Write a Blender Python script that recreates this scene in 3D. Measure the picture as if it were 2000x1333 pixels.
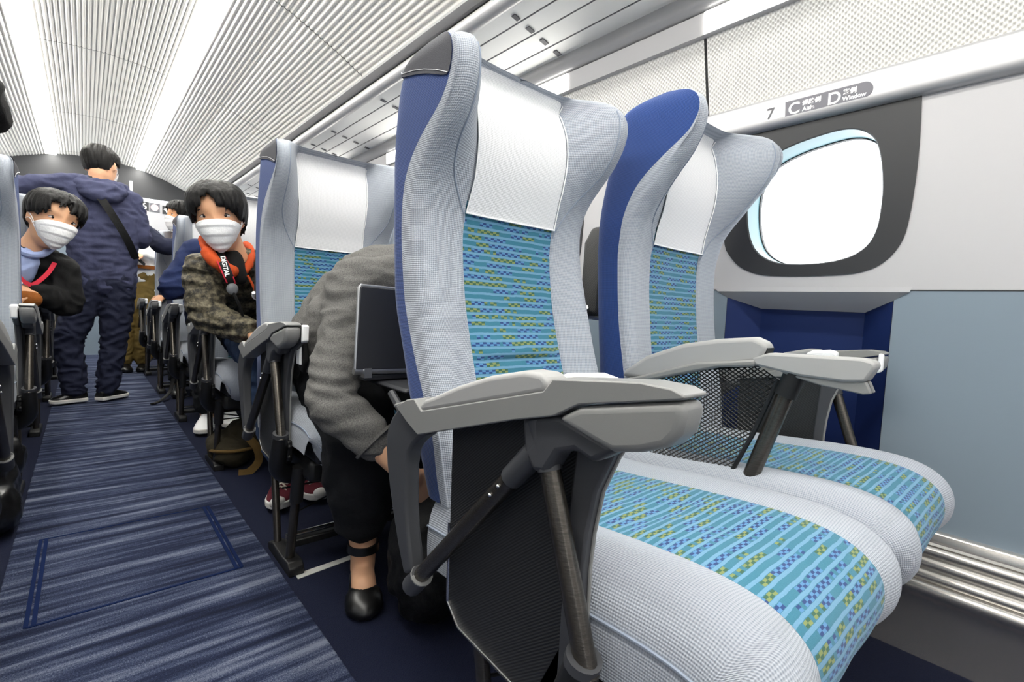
import bpy, bmesh, math, random
from mathutils import Vector, Matrix, noise
random.seed(7)
S = bpy.context.scene
COL = S.collection
for o in list(bpy.data.objects): bpy.data.objects.remove(o, do_unlink=True)
H = 0.716            # camera height above the floor; geometry below is written relative to the eye level
CX = 0.11            # centre line of the car
PITCH = 0.967        # spacing of the seat rows

# ---------------- camera ----------------
def cam_axes(yaw, pitch, roll):
    f = Vector((math.sin(yaw)*math.cos(pitch), math.cos(yaw)*math.cos(pitch), -math.sin(pitch)))
    r = Vector((math.cos(yaw), -math.sin(yaw), 0)); u = r.cross(f)
    return (r*math.cos(roll)+u*math.sin(roll), -r*math.sin(roll)+u*math.cos(roll), f)
cd = bpy.data.cameras.new('camera'); cam = bpy.data.objects.new('camera', cd); COL.objects.link(cam)
cd.sensor_width = 36; cd.lens = 948.5/2000*36; cd.clip_start = 0.01; cd.clip_end = 200
r_, u_, f_ = cam_axes(math.radians(41.42), math.radians(3.84), math.radians(2.66))
mw = Matrix.Identity(4)
for i in range(3):
    mw[i][0] = r_[i]; mw[i][1] = u_[i]; mw[i][2] = -f_[i]
mw.translation = Vector((0, 0, H)); cam.matrix_world = mw
S.camera = cam
# ---------------- world, exposure ----------------
W = bpy.data.worlds.new('sky'); S.world = W; W.use_nodes = True
W.node_tree.nodes['Background'].inputs[0].default_value = (0.93, 0.97, 1, 1)
W.node_tree.nodes['Background'].inputs[1].default_value = 4.0
S.view_settings.view_transform = 'Standard'; S.view_settings.look = 'None'
S.view_settings.exposure = 0.38; S.view_settings.gamma = 1; S.view_settings.use_curve_mapping = False
STRIP_W = 30.0        # emission of the two ceiling light strips
WASH_W = 10.0          # emission of the lamps above the windows
try:
    S.cycles.max_bounces = 14; S.cycles.diffuse_bounces = 8; S.cycles.transparent_max_bounces = 24
except Exception: pass

# ---------------- materials ----------------
def lin(h):
    if isinstance(h, str):
        h = h.lstrip('#'); c = [int(h[i:i+2], 16)/255 for i in (0, 2, 4)]
    else: c = [x/255 for x in h]
    return tuple(x/12.92 if x <= .04045 else ((x+.055)/1.055)**2.4 for x in c)+(1,)
class NT:
    def __init__(s, name):
        s.mat = bpy.data.materials.new(name); s.mat.use_nodes = True
        s.t = s.mat.node_tree; s.b = s.t.nodes['Principled BSDF']
    def node(s, kind, **kw):
        n = s.t.nodes.new(kind)
        for k, v in kw.items(): setattr(n, k, v)
        return n
    def put(s, sock, v):
        if isinstance(v, (int, float)): sock.default_value = v
        elif isinstance(v, (tuple, list)): sock.default_value = v
        else: s.t.links.new(v, sock)
    def m(s, op, a, b=0, c=0):
        n = s.node('ShaderNodeMath', operation=op)
        for i, v in enumerate((a, b, c)): s.put(n.inputs[i], v)
        return n.outputs[0]
    def mix(s, f, a, b):
        n = s.node('ShaderNodeMix', data_type='RGBA'); s.put(n.inputs[0], f); s.put(n.inputs[6], a); s.put(n.inputs[7], b)
        return n.outputs[2]
    def uv(s):
        n = s.node('ShaderNodeUVMap'); x = s.node('ShaderNodeSeparateXYZ'); s.t.links.new(n.outputs[0], x.inputs[0])
        return x.outputs[0], x.outputs[1]
    def pos(s, kind='Object'):
        n = s.node('ShaderNodeTexCoord'); return n.outputs[kind]
    def sep(s, v):
        x = s.node('ShaderNodeSeparateXYZ'); s.put(x.inputs[0], v); return x.outputs
    def comb(s, x, y, z=0):
        n = s.node('ShaderNodeCombineXYZ')
        for i, v in enumerate((x, y, z)): s.put(n.inputs[i], v)
        return n.outputs[0]
    def noise(s, v, scale, detail=3, rough=.5):
        n = s.node('ShaderNodeTexNoise'); s.put(n.inputs['Vector'], v); n.inputs['Scale'].default_value = scale
        n.inputs['Detail'].default_value = detail; n.inputs['Roughness'].default_value = rough
        return n.outputs['Fac']
    def white(s, v):
        n = s.node('ShaderNodeTexWhiteNoise', noise_dimensions='3D'); s.put(n.inputs['Vector'], v); return n.outputs['Value']
    def ramp(s, f, stops):
        n = s.node('ShaderNodeValToRGB'); s.put(n.inputs[0], f); e = n.color_ramp.elements
        while len(e) < len(stops): e.new(.5)
        for q, (p, c) in zip(e, stops): q.position = p; q.color = c
        return n.outputs[0]
    def bump(s, h, strength, dist=.002):
        n = s.node('ShaderNodeBump'); n.inputs['Strength'].default_value = strength; n.inputs['Distance'].default_value = dist
        s.put(n.inputs['Height'], h); s.t.links.new(n.outputs[0], s.b.inputs['Normal'])
    def col(s, v): s.put(s.b.inputs['Base Color'], v)
    def set(s, rough=.5, metal=0, spec=.5, sheen=0):
        s.b.inputs['Roughness'].default_value = rough; s.b.inputs['Metallic'].default_value = metal
        s.b.inputs['Specular IOR Level'].default_value = spec
        if sheen: s.b.inputs['Sheen Weight'].default_value = sheen
        return s.mat
def plain(name, c, rough=.5, metal=0, spec=.5, nscale=0, nstr=0, var=0):
    n = NT(name); c = lin(c)
    if nscale:
        f = n.noise(n.pos(), nscale, 4)
        if nstr: n.bump(f, nstr)
        if var: n.col(n.mix(f, tuple(x*(1-var) for x in c[:3])+(1,), tuple(min(1, x*(1+var)) for x in c[:3])+(1,)))
        else: n.col(c)
    else: n.col(c)
    return n.set(rough, metal, spec)
def emit(name, c, strength):
    n = NT(name); n.col((0, 0, 0, 1)); n.b.inputs['Emission Color'].default_value = lin(c)
    n.b.inputs['Emission Strength'].default_value = strength; return n.set(.5)
def knit(name, c, dot, cell=.0045, strength=.5, rough=.85):
    n = NT(name); u, v = n.uv()
    a = n.m('SINE', n.m('MULTIPLY', n.m('ADD', u, v), math.pi*2/cell/1.4)); b = n.m('SINE', n.m('MULTIPLY', n.m('SUBTRACT', u, v), math.pi*2/cell/1.4))
    d = n.m('MULTIPLY_ADD', n.m('MULTIPLY', a, b), .5, .5)
    n.col(n.mix(n.m('POWER', d, 2.0), lin(c), lin(dot))); n.bump(n.m('SUBTRACT', 1, d), strength, .0012)
    return n.set(rough, 0, .25, .2)
def pattern(name):
    n = NT(name); u, v = n.uv(); P = .0118
    t = n.m('DIVIDE', n.m('ADD', v, n.m('MULTIPLY', n.noise(n.comb(n.m('MULTIPLY', u, 1), n.m('MULTIPLY', v, .6), 0), 34, 2), .004)), P); k = n.m('FLOOR', t); f = n.m('SUBTRACT', t, k)
    wob = n.m('MULTIPLY', n.noise(n.comb(u, v, 0), 260, 2), .05)
    f2 = n.m('ADD', f, wob)
    light = n.m('LESS_THAN', f2, .38)
    row = n.m('FLOOR', n.m('DIVIDE', n.m('SUBTRACT', f, .42), .27))
    inrow = n.m('MULTIPLY', n.m('GREATER_THAN', f, .42), n.m('LESS_THAN', f, .96))
    cw = .0074
    c = n.m('FLOOR', n.m('DIVIDE', n.m('ADD', u, n.m('MULTIPLY', k, .0031)), cw))
    cl = n.m('FLOOR', n.m('DIVIDE', n.m('ADD', c, n.m('MULTIPLY', k, 2)), 4))
    r1 = n.white(n.comb(cl, k, 3.3)); r2 = n.white(n.comb(c, k, 7.1)); r3 = n.white(n.comb(cl, k, 11.7))
    on = n.m('MULTIPLY', n.m('MULTIPLY', n.m('GREATER_THAN', r1, .34), n.m('GREATER_THAN', r2, .16)), inrow)
    par = n.m('FLOORED_MODULO', n.m('ADD', c, row), 2)
    green = n.m('GREATER_THAN', r3, .58)
    dark = n.mix(green, lin('#1a3a70'), lin('#2f5a45')); lit = n.mix(green, lin('#4f82b0'), lin('#7c8850'))
    cell = n.mix(par, dark, lit)
    teal = n.mix(n.noise(n.comb(u, v, 0), 700, 2), lin('#2a6a80'), lin('#35788e'))
    base = n.mix(on, teal, cell)
    n.col(n.mix(light, base, n.mix(n.noise(n.comb(u, v, 0), 500, 2), lin('#5a89a8'), lin('#6c9ab8'))))
    h = n.m('ADD', n.m('MULTIPLY', light, .8), n.m('MULTIPLY', n.m('SINE', n.m('MULTIPLY', u, 6000)), .12))
    n.bump(h, .45, .0012)
    return n.set(.8, 0, .3, .2)
def carpet(name):
    n = NT(name); x, y, z = n.sep(n.pos())
    v = n.comb(n.m('MULTIPLY', x, 1.1), n.m('MULTIPLY', y, 17), 0)
    f = n.noise(v, 2.0, 4, .62)
    v2 = n.comb(n.m('MULTIPLY', x, .5), n.m('MULTIPLY', y, 7), 0); g = n.noise(v2, 3.2, 2, .5)
    a = n.m('ADD', n.m('MULTIPLY', f, .6), n.m('MULTIPLY', g, .4))
    sp = n.noise(n.comb(n.m('MULTIPLY', x, 1), n.m('MULTIPLY', y, 3.2), 0), 330, 2, .7)
    a2 = n.m('ADD', a, n.m('MULTIPLY', n.m('SUBTRACT', sp, .5), .55))
    n.col(n.ramp(a2, [(.36, lin('#141829')), (.46, lin('#20273f')), (.535, lin('#3a435c')), (.63, lin('#757b8c'))]))
    n.bump(sp, .7, .003); return n.set(.95, 0, .15)
def tex_panel(name):
    n = NT(name); x, y, z = n.sep(n.pos())
    a = n.m('SINE', n.m('MULTIPLY', y, 2*math.pi/.0125)); b = n.m('SINE', n.m('MULTIPLY', z, 2*math.pi/.0125))
    d = n.m('MULTIPLY', a, b)
    n.col(n.mix(n.m('GREATER_THAN', d, .3), lin('#dad9d6'), lin('#bdbbb6'))); n.bump(d, .6, .002); return n.set(.5, 0, .4)
def carbon(name, c='#1d1e20', rough=.35):
    n = NT(name); x, y, z = n.sep(n.pos())
    w = n.m('SINE', n.m('MULTIPLY', n.m('ADD', z, n.m('MULTIPLY', y, .8)), 2*math.pi/.004))
    n.col(n.mix(n.m('MULTIPLY_ADD', w, .5, .5), lin(c), lin('#2b2c2e'))); n.bump(w, .3, .001); return n.set(rough, 0, .5)
def tweed(name, a, b, scale=420):
    n = NT(name); p = n.pos(); f = n.noise(p, scale, 3, .8); g = n.noise(p, 60, 3)
    n.col(n.mix(n.m('ADD', n.m('MULTIPLY', f, 1.6), -.3), lin(a), lin(b))); n.bump(n.m('ADD', f, g), .35, .002); return n.set(.9, 0, .2)
def cloth(name, c, c2=None, scale=9, strength=.35, rough=.85):
    n = NT(name); p = n.pos(); f = n.noise(p, scale, 4, .6); g = n.noise(p, 500, 2)
    n.col(n.mix(f, lin(c), lin(c2 or c))); n.bump(n.m('ADD', f, n.m('MULTIPLY', g, .12)), strength, .012); return n.set(rough, 0, .25)
def brushed(name):
    n = NT(name); x, y, z = n.sep(n.pos()); f = n.noise(n.comb(n.m('MULTIPLY', x, 1), n.m('MULTIPLY', y, 1), n.m('MULTIPLY', z, 6)), 90, 4, .7)
    n.col(n.mix(f, lin('#2a2825'), lin('#77716a'))); n.bump(f, .25, .001); return n.set(.27, .85)
def camo(name):
    n = NT(name); p = n.pos(); f = n.noise(p, 48, 4, .7)
    c = n.ramp(f, [(.40, lin('#2c2a25')), (.47, lin('#4a4539')), (.54, lin('#5f5848')), (.63, lin('#7a735f'))])
    x, y, z = n.sep(p); q = n.m('SINE', n.m('MULTIPLY', n.m('ADD', z, n.m('MULTIPLY', n.noise(p, 12, 2), .03)), 2*math.pi/.045))
    n.col(c); n.bump(n.m('ADD', q, n.m('MULTIPLY', n.noise(p, 40, 3), 1.2)), .6, .008); return n.set(.7, 0, .3)

MT = dict(
 navy=knit('navy_knit_fabric', '#1b4186', '#0e2750', .0035, .5), grey=knit('pale_grey_knit_fabric', '#b0b5be', '#848c98', .0046, .7),
 pat=pattern('woven_blue_check_fabric'), white=knit('white_mesh_cloth', '#f2f2f4', '#d2d2d6', .004, .5), cap=plain('dark_grey_felt', '#55555a', .95, 0, .2, 600, .3, .35),
 seam=plain('grey_piping', '#8b95a5', .8), silver=plain('silver_grey_plastic', '#828281', .42, 0, .5, 900, .05, .04), pad=plain('light_grey_vinyl', '#9f9f9e', .5, 0, .45, 60, .08),
 dgrey=plain('dark_grey_plastic', '#3d3e42', .5), black=plain('black_plastic', '#151516', .45), carbon=carbon('carbon_weave'), tube=brushed('brushed_black_tube'),
 chrome=plain('bright_metal', '#e6e6e6', .2, 1), dpanel=carbon('black_ribbed_panel', '#0e0e0f', .55), wwhite=plain('white_wall_panel', '#b6b5b7', .45, 0, .4, 30, .01),
 lower=plain('grey_blue_wall_panel', '#7b8894', .55, 0, .35, 500, .05), niche=plain('deep_blue_panel', '#13275a', .6, 0, .3, 500, .06), win=plain('charcoal_window_surround', '#26272a', .42),
 reveal=plain('pale_teal_reveal', '#527a82', .35), gasket=plain('black_gasket', '#0c0d0e', .5), rail=plain('silver_rail', '#aaaaac', .35, .25), alu=plain('brushed_aluminium', '#d8d4cf', .26, .85),
 tex=tex_panel('dimpled_white_panel'), ceil=plain('ribbed_white_ceiling', '#f0eee8', .5, 0, .4), dark=plain('dark_gap', '#3a3a3a', .9), carpet=carpet('striped_blue_carpet'),
 floorc=cloth('plain_navy_carpet', '#101527', '#181e38', 300, .5, .95), hatch=plain('navy_rubber_edge', '#121f42', .95, 0, .1), strip=emit('lit_ceiling_strip', '#fffdf6', STRIP_W), wash=emit('lit_window_lamp', '#fffcf4', WASH_W),
 endblack=plain('charcoal_end_panel', '#2c2d30', .5), endgrey=plain('grey_end_panel', '#b9b9bc', .5), tape=plain('white_floor_tape', '#c9c9c4', .7), ink=plain('dark_grey_print', '#55555a', .5), plaque=plain('grey_sign_print', '#6a6970', .5),
 paper=plain('white_print', '#fafafa', .5), red=plain('red_print', '#b23a34', .6),
)
def glassmat():
    n = NT('window_glass'); t = n.t; o = t.nodes['Material Output']
    tr = n.node('ShaderNodeBsdfTransparent'); gl = n.node('ShaderNodeBsdfGlossy'); gl.inputs['Roughness'].default_value = .02
    mx = n.node('ShaderNodeMixShader'); mx.inputs[0].default_value = .05
    t.links.new(tr.outputs[0], mx.inputs[1]); t.links.new(gl.outputs[0], mx.inputs[2]); t.links.new(mx.outputs[0], o.inputs[0])
    return n.mat
MT['glass'] = glassmat()
MT['shelf'] = plain('white_rack_panel', '#efefed', .45)

# ---------------- mesh helpers ----------------
def lerp(a, b, t): return a+(b-a)*t
def table(rows, z):
    """piecewise smooth lookup in rows sorted by first column"""
    if z <= rows[0][0]: return rows[0][1:]
    for a, b in zip(rows, rows[1:]):
        if z <= b[0]:
            t = (z-a[0])/(b[0]-a[0]); return tuple(lerp(p, q, t) for p, q in zip(a[1:], b[1:]))
    return rows[-1][1:]
def spline(pts, n):
    """Catmull-Rom through pts (tuples), n samples per span"""
    P = [Vector(p) for p in pts]; out = []
    for i in range(len(P)-1):
        a, b, c, d = P[max(i-1, 0)], P[i], P[i+1], P[min(i+2, len(P)-1)]
        for k in range(n):
            t = k/n
            out.append(.5*((2*b)+(c-a)*t+(2*a-5*b+4*c-d)*t*t+(3*b-a-3*c+d)*t**3))
    return out+[P[-1]]
class MB:
    def __init__(s): s.v = []; s.f = []; s.u = {}
    def grid(s, P, uv=None, cu=False, cv=False, flip=False):
        n, m = len(P), len(P[0]); o = len(s.v)
        for i in range(n):
            for j in range(m):
                if uv: s.u[len(s.v)] = uv[i][j]
                s.v.append(tuple(P[i][j]))
        for i in range(n if cu else n-1):
            for j in range(m if cv else m-1):
                a, b, c, d = o+i*m+j, o+i*m+(j+1) % m, o+((i+1) % n)*m+(j+1) % m, o+((i+1) % n)*m+j
                s.f.append((a, d, c, b) if flip else (a, b, c, d))
        return s
    def tube(s, path, r, n=12, caps=True, sq=None):
        P = [Vector(p) for p in path]; R = r if isinstance(r, (list, tuple)) else [r]*len(P)
        up = None; rings = []
        for i, p in enumerate(P):
            t = (P[min(i+1, len(P)-1)]-P[max(i-1, 0)])
            t = t.normalized() if t.length > 1e-9 else Vector((0, 0, 1))
            if up is None: up = Vector((0, 0, 1)) if abs(t.z) < .9 else Vector((0, 1, 0))
            a = (up-t*up.dot(t)).normalized(); b = t.cross(a); up = a
            q = sq or (1, 1)
            rings.append([p+(a*math.cos(k*2*math.pi/n)*q[0]+b*math.sin(k*2*math.pi/n)*q[1])*R[i] for k in range(n)])
        o = len(s.v); s.grid(rings, cv=True, flip=True)
        if caps:
            s.f.append(tuple(o+k for k in range(n))); s.f.append(tuple(o+(len(P)-1)*n+k for k in reversed(range(n))))
        return s
    def prism(s, poly, x0, x1, ax='x'):
        """polygon of (y,z) pairs extruded along x; ax='y': polygon of (x,z) along y; ax='z': (x,y) along z"""
        def mk(p, q): return {'x': (q, p[0], p[1]), 'y': (p[0], q, p[1]), 'z': (p[0], p[1], q)}[ax]
        area = sum(a[0]*b[1]-b[0]*a[1] for a, b in zip(poly, poly[1:]+poly[:1]))
        if (area < 0) != (ax == 'y'): poly = poly[::-1]
        o, n = len(s.v), len(poly)
        s.v += [mk(p, x0) for p in poly]+[mk(p, x1) for p in poly]
        s.f.append(tuple(o+k for k in reversed(range(n)))); s.f.append(tuple(o+n+k for k in range(n)))
        for k in range(n): s.f.append((o+k, o+(k+1) % n, o+n+(k+1) % n, o+n+k))
        return s
    def box(s, x0, x1, y0, y1, z0, z1): return s.prism([(y0, z0), (y1, z0), (y1, z1), (y0, z1)], x0, x1)
    def ball(s, c, r, n=12, m=8, R=None):
        r = r if isinstance(r, (tuple, list)) else (r, r, r); c = Vector(c); rows = []
        for i in range(m+1):
            t = math.pi*(i/m*.996+.002)
            row = []
            for j in range(n):
                p = Vector((r[0]*math.sin(t)*math.cos(2*math.pi*j/n), r[1]*math.sin(t)*math.sin(2*math.pi*j/n), r[2]*math.cos(t)))
                row.append(c+(R @ p if R else p))
            rows.append(row)
        o = len(s.v); s.grid(rows, cv=True)
        s.f.append(tuple(o+k for k in reversed(range(n)))); s.f.append(tuple(o+m*n+k for k in range(n)))
        s.f = [f for f in s.f]
        return s
    def join(s, b):
        o = len(s.v); s.v += b.v; s.f += [tuple(i+o for i in f) for f in b.f]
        for k, q in b.u.items(): s.u[k+o] = q
        return s
CUR = dict(mirror=False)
def build(name, mb, mat, parent=None, bevel=0, seg=2, sub=0, solid=0, angle=40, smooth=True, fix=False):
    """links the collected geometry as ONE mesh object; coordinates are x, y, z relative to the eye level"""
    org = Vector((0, 0, 0))
    q = parent
    while q is not None: org = org+q.location; q = q.parent
    V = []
    for v in mb.v:
        x, y, z = v
        if CUR['mirror']: x = 2*CX-x
        V.append((x-org.x, y-org.y, z+H-org.z))
    F = [f[::-1] for f in mb.f] if CUR['mirror'] else mb.f
    me = bpy.data.meshes.new(name); me.from_pydata(V, [], F)
    if mb.u:
        l = me.uv_layers.new(name='UVMap')
        for lp in me.loops: l.data[lp.index].uv = mb.u.get(lp.vertex_index, (0, 0))
    me.update(); me.validate()
    if fix:
        bm = bmesh.new(); bm.from_mesh(me); bmesh.ops.recalc_face_normals(bm, faces=bm.faces); bm.to_mesh(me); bm.free()
    if smooth:
        me.shade_smooth()
        if not sub: me.set_sharp_from_angle(angle=math.radians(angle))
    me.materials.append(mat)
    o = bpy.data.objects.new(name, me); COL.objects.link(o)
    if parent is not None: o.parent = parent
    if solid:
        m = o.modifiers.new('thickness', 'SOLIDIFY'); m.thickness = solid; m.offset = -1
    if bevel:
        m = o.modifiers.new('bevel', 'BEVEL'); m.width = bevel; m.segments = seg; m.limit_method = 'ANGLE'; m.angle_limit = math.radians(35); m.harden_normals = False
    if sub:
        m = o.modifiers.new('subdivision', 'SUBSURF'); m.levels = sub; m.render_levels = sub
    return o
def tag(o, label, cat, group=None, kind=None):
    o['label'] = label; o['category'] = cat
    if group: o['group'] = group
    if kind: o['kind'] = kind
    return o
def struct(name, mb, mat, parent=None, **kw):
    o = build(name, mb, mat, parent, **kw)
    if parent is None: o['kind'] = 'structure'
    return o
def empty(name, x, y, z=-H):
    o = bpy.data.objects.new(name, None); COL.objects.link(o)
    if CUR['mirror']: x = 2*CX-x
    o.location = (x, y, z+H); o.empty_display_size = .1
    return o
def copy_tree(o, parent=None):
    c = o.copy(); COL.objects.link(c); c.parent = parent
    for ch in list(o.children): copy_tree(ch, c)
    return c
def text_mesh(body, size, font_scale=1, bold=0):
    cu = bpy.data.curves.new('text', 'FONT'); cu.body = body; cu.size = size; cu.align_x = 'LEFT'; cu.extrude = .0003; cu.offset = bold
    o = bpy.data.objects.new('text', cu); COL.objects.link(o)
    me = bpy.data.meshes.new_from_object(o.evaluated_get(bpy.context.evaluated_depsgraph_get()))
    bpy.data.objects.remove(o, do_unlink=True); bpy.data.curves.remove(cu)
    mb = MB(); mb.v = [tuple(v.co) for v in me.vertices]; mb.f = [tuple(p.vertices) for p in me.polygons]
    bpy.data.meshes.remove(me); return mb
# ---------------- car shell ----------------
Y0, Y1 = -2.6, 6.9            # rear and front end of the part of the car that is built
WX = 1.40                     # right wall face
def arch(d):
    d = abs(d)
    P = [(0, 1.385), (.18, 1.374), (.36, 1.345), (.6, 1.268), (.8, 1.178), (.95, 1.098)]
    return table(P, d)[0]
# floor
struct('floor', MB().box(CX-1.32, CX+1.32, Y0, Y1, -H-.05, -H), MT['floorc'])
struct('trim_1', MB().box(-.155, .376, Y0, Y1, -H, -H+.006), MT['carpet'], bevel=.003)['label'] = 'striped aisle carpet runner'
hb = MB()
for x in (-.093, .297):
    hb.box(x-.010, x-.002, 1.372, 1.845, -H+.006, -H+.0085); hb.box(x+.002, x+.010, 1.372, 1.845, -H+.006, -H+.0085)
hb.box(-.1, .304, 1.369, 1.375, -H+.006, -H+.0078); hb.box(-.1, .304, 1.842, 1.847, -H+.006, -H+.0072)
struct('trim_2', hb, MT['hatch'])['label'] = 'floor hatch frame let into the aisle carpet'
# ribbed ceiling with two light strips
STRIPS = [(CX-.345, .04), (CX+.36, .04)]
def in_strip(x): return any(abs(x-c) < w for c, w in STRIPS)
def ceiling():
    per = .021; n = int(.95*2/per); mb = MB()
    ys = [Y0]
    for k in range(-2, 4):
        y = 2.38+1.45*k
        if Y0 < y < Y1: ys += [y-.003, y+.003]
    ys.append(Y1)
    xs = []
    for i in range(n):
        for k, h in enumerate((0, .0048, .0066, .0066, .0048)):
            x = -.95+(i+k/5*.94+.03)*per; xs.append((x, h))
    xs.append((.95, 0))
    segs = [(ys[i], ys[i+1]) for i in range(0, len(ys), 2)]
    for a, b in segs:
        run = []
        for x, h in xs:
            if in_strip(x+CX):
                if len(run) > 1: mb.grid([[(p[0], a, p[1]) for p in run], [(p[0], b, p[1]) for p in run]], flip=False)
                run = []; continue
            run.append((x+CX, arch(x)-h))
        mb.grid([[(p[0], a, p[1]) for p in run], [(p[0], b, p[1]) for p in run]])
    return mb
struct('ceiling', ceiling(), MT['ceil'], angle=60)
bk = MB(); prof = [(-1+.05*i) for i in range(41)]
bk.grid([[(CX+d, y, arch(d)+.012) for d in prof] for y in (Y0, Y1)])
struct('trim_3', bk, MT['dark'])['label'] = 'dark backing above the ceiling ribs'
for i, (c, w) in enumerate(STRIPS):
    mb = MB(); z = arch(c-CX)
    mb.box(c-w+.003, c+w-.003, Y0, 6.82, z-.024, z+.004)
    o = build('ceiling_light', mb, MT['strip'], bevel=.008)
    tag(o, ['long lit ceiling strip on the left, above the aisle-side of the left seats', 'long lit ceiling strip right of the aisle, running towards the far end'][i], 'ceiling light', 'light strips along the ribbed ceiling')
# side walls, both sides by mirroring
def rr(cx, cy, hw, hh, p, n=64):
    """rounded (superellipse) loop of (y,z)"""
    out = []
    for k in range(n):
        a = 2*math.pi*k/n; c, s = math.cos(a), math.sin(a)
        out.append((cx+hw*abs(c)**(2/p)*(1 if c >= 0 else -1), cy+hh*abs(s)**(2/p)*(1 if s >= 0 else -1)))
    return out
def loop_from(poly, n=64):
    """resample closed polygon by angle around its centre"""
    cy = sum(p[0] for p in poly)/len(poly); cz = sum(p[1] for p in poly)/len(poly)
    return poly
def ray_rect(cy, cz, a, y0, y1, z0, z1):
    c, s = math.cos(a), math.sin(a); t = 9
    if c > 1e-9: t = min(t, (y1-cy)/c)
    if c < -1e-9: t = min(t, (y0-cy)/c)
    if s > 1e-9: t = min(t, (z1-cz)/s)
    if s < -1e-9: t = min(t, (z0-cz)/s)
    return (cy+c*t, cz+s*t)
def ray_poly(cy, cz, a, poly):
    c, s = math.cos(a), math.sin(a); best = None
    for p, q in zip(poly, poly[1:]+poly[:1]):
        ex, ez = q[0]-p[0], q[1]-p[1]; den = c*ez-s*ex
        if abs(den) < 1e-12: continue
        t = ((p[0]-cy)*ez-(p[1]-cz)*ex)/den; u = ((p[0]-cy)*s-(p[1]-cz)*c)/den
        if t > 0 and -1e-9 <= u <= 1+1e-9 and (best is None or t < best): best = t
    return (cy+c*best, cz+s*best)
DARK = [tuple(p)[:2] for p in spline([(.700, .515, 0), (.692, .38, 0), (.674, .226, 0), (.655, .181, 0), (.616, .143, 0), (.559, .123, 0), (.469, .118, 0), (.377, .120, 0), (.325, .128, 0), (.288, .150, 0), (.262, .190, 0), (.252, .241, 0), (.247, .330, 0), (.247, .420, 0), (.251, .515, 0)], 4)]
WIN = [tuple(p)[:2] for p in spline([(.545, .452, 0), (.496, .466, 0), (.427, .476, 0), (.384, .475, 0), (.352, .462, 0), (.328, .436, 0), (.314, .389, 0), (.306, .330, 0), (.305, .282, 0), (.310, .223, 0), (.330, .182, 0), (.370, .158, 0), (.436, .148, 0), (.522, .153, 0), (.577, .182, 0), (.606, .235, 0), (.618, .321, 0), (.610, .390, 0), (.588, .428, 0), (.545, .452, 0)], 3)][:-1]
def ring(mb, la, xa, lb, xb):
    n = len(la); mb.grid([[(xa, p[0], p[1]) for p in la], [(xb, p[0], p[1]) for p in lb]], cv=True)
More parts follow.
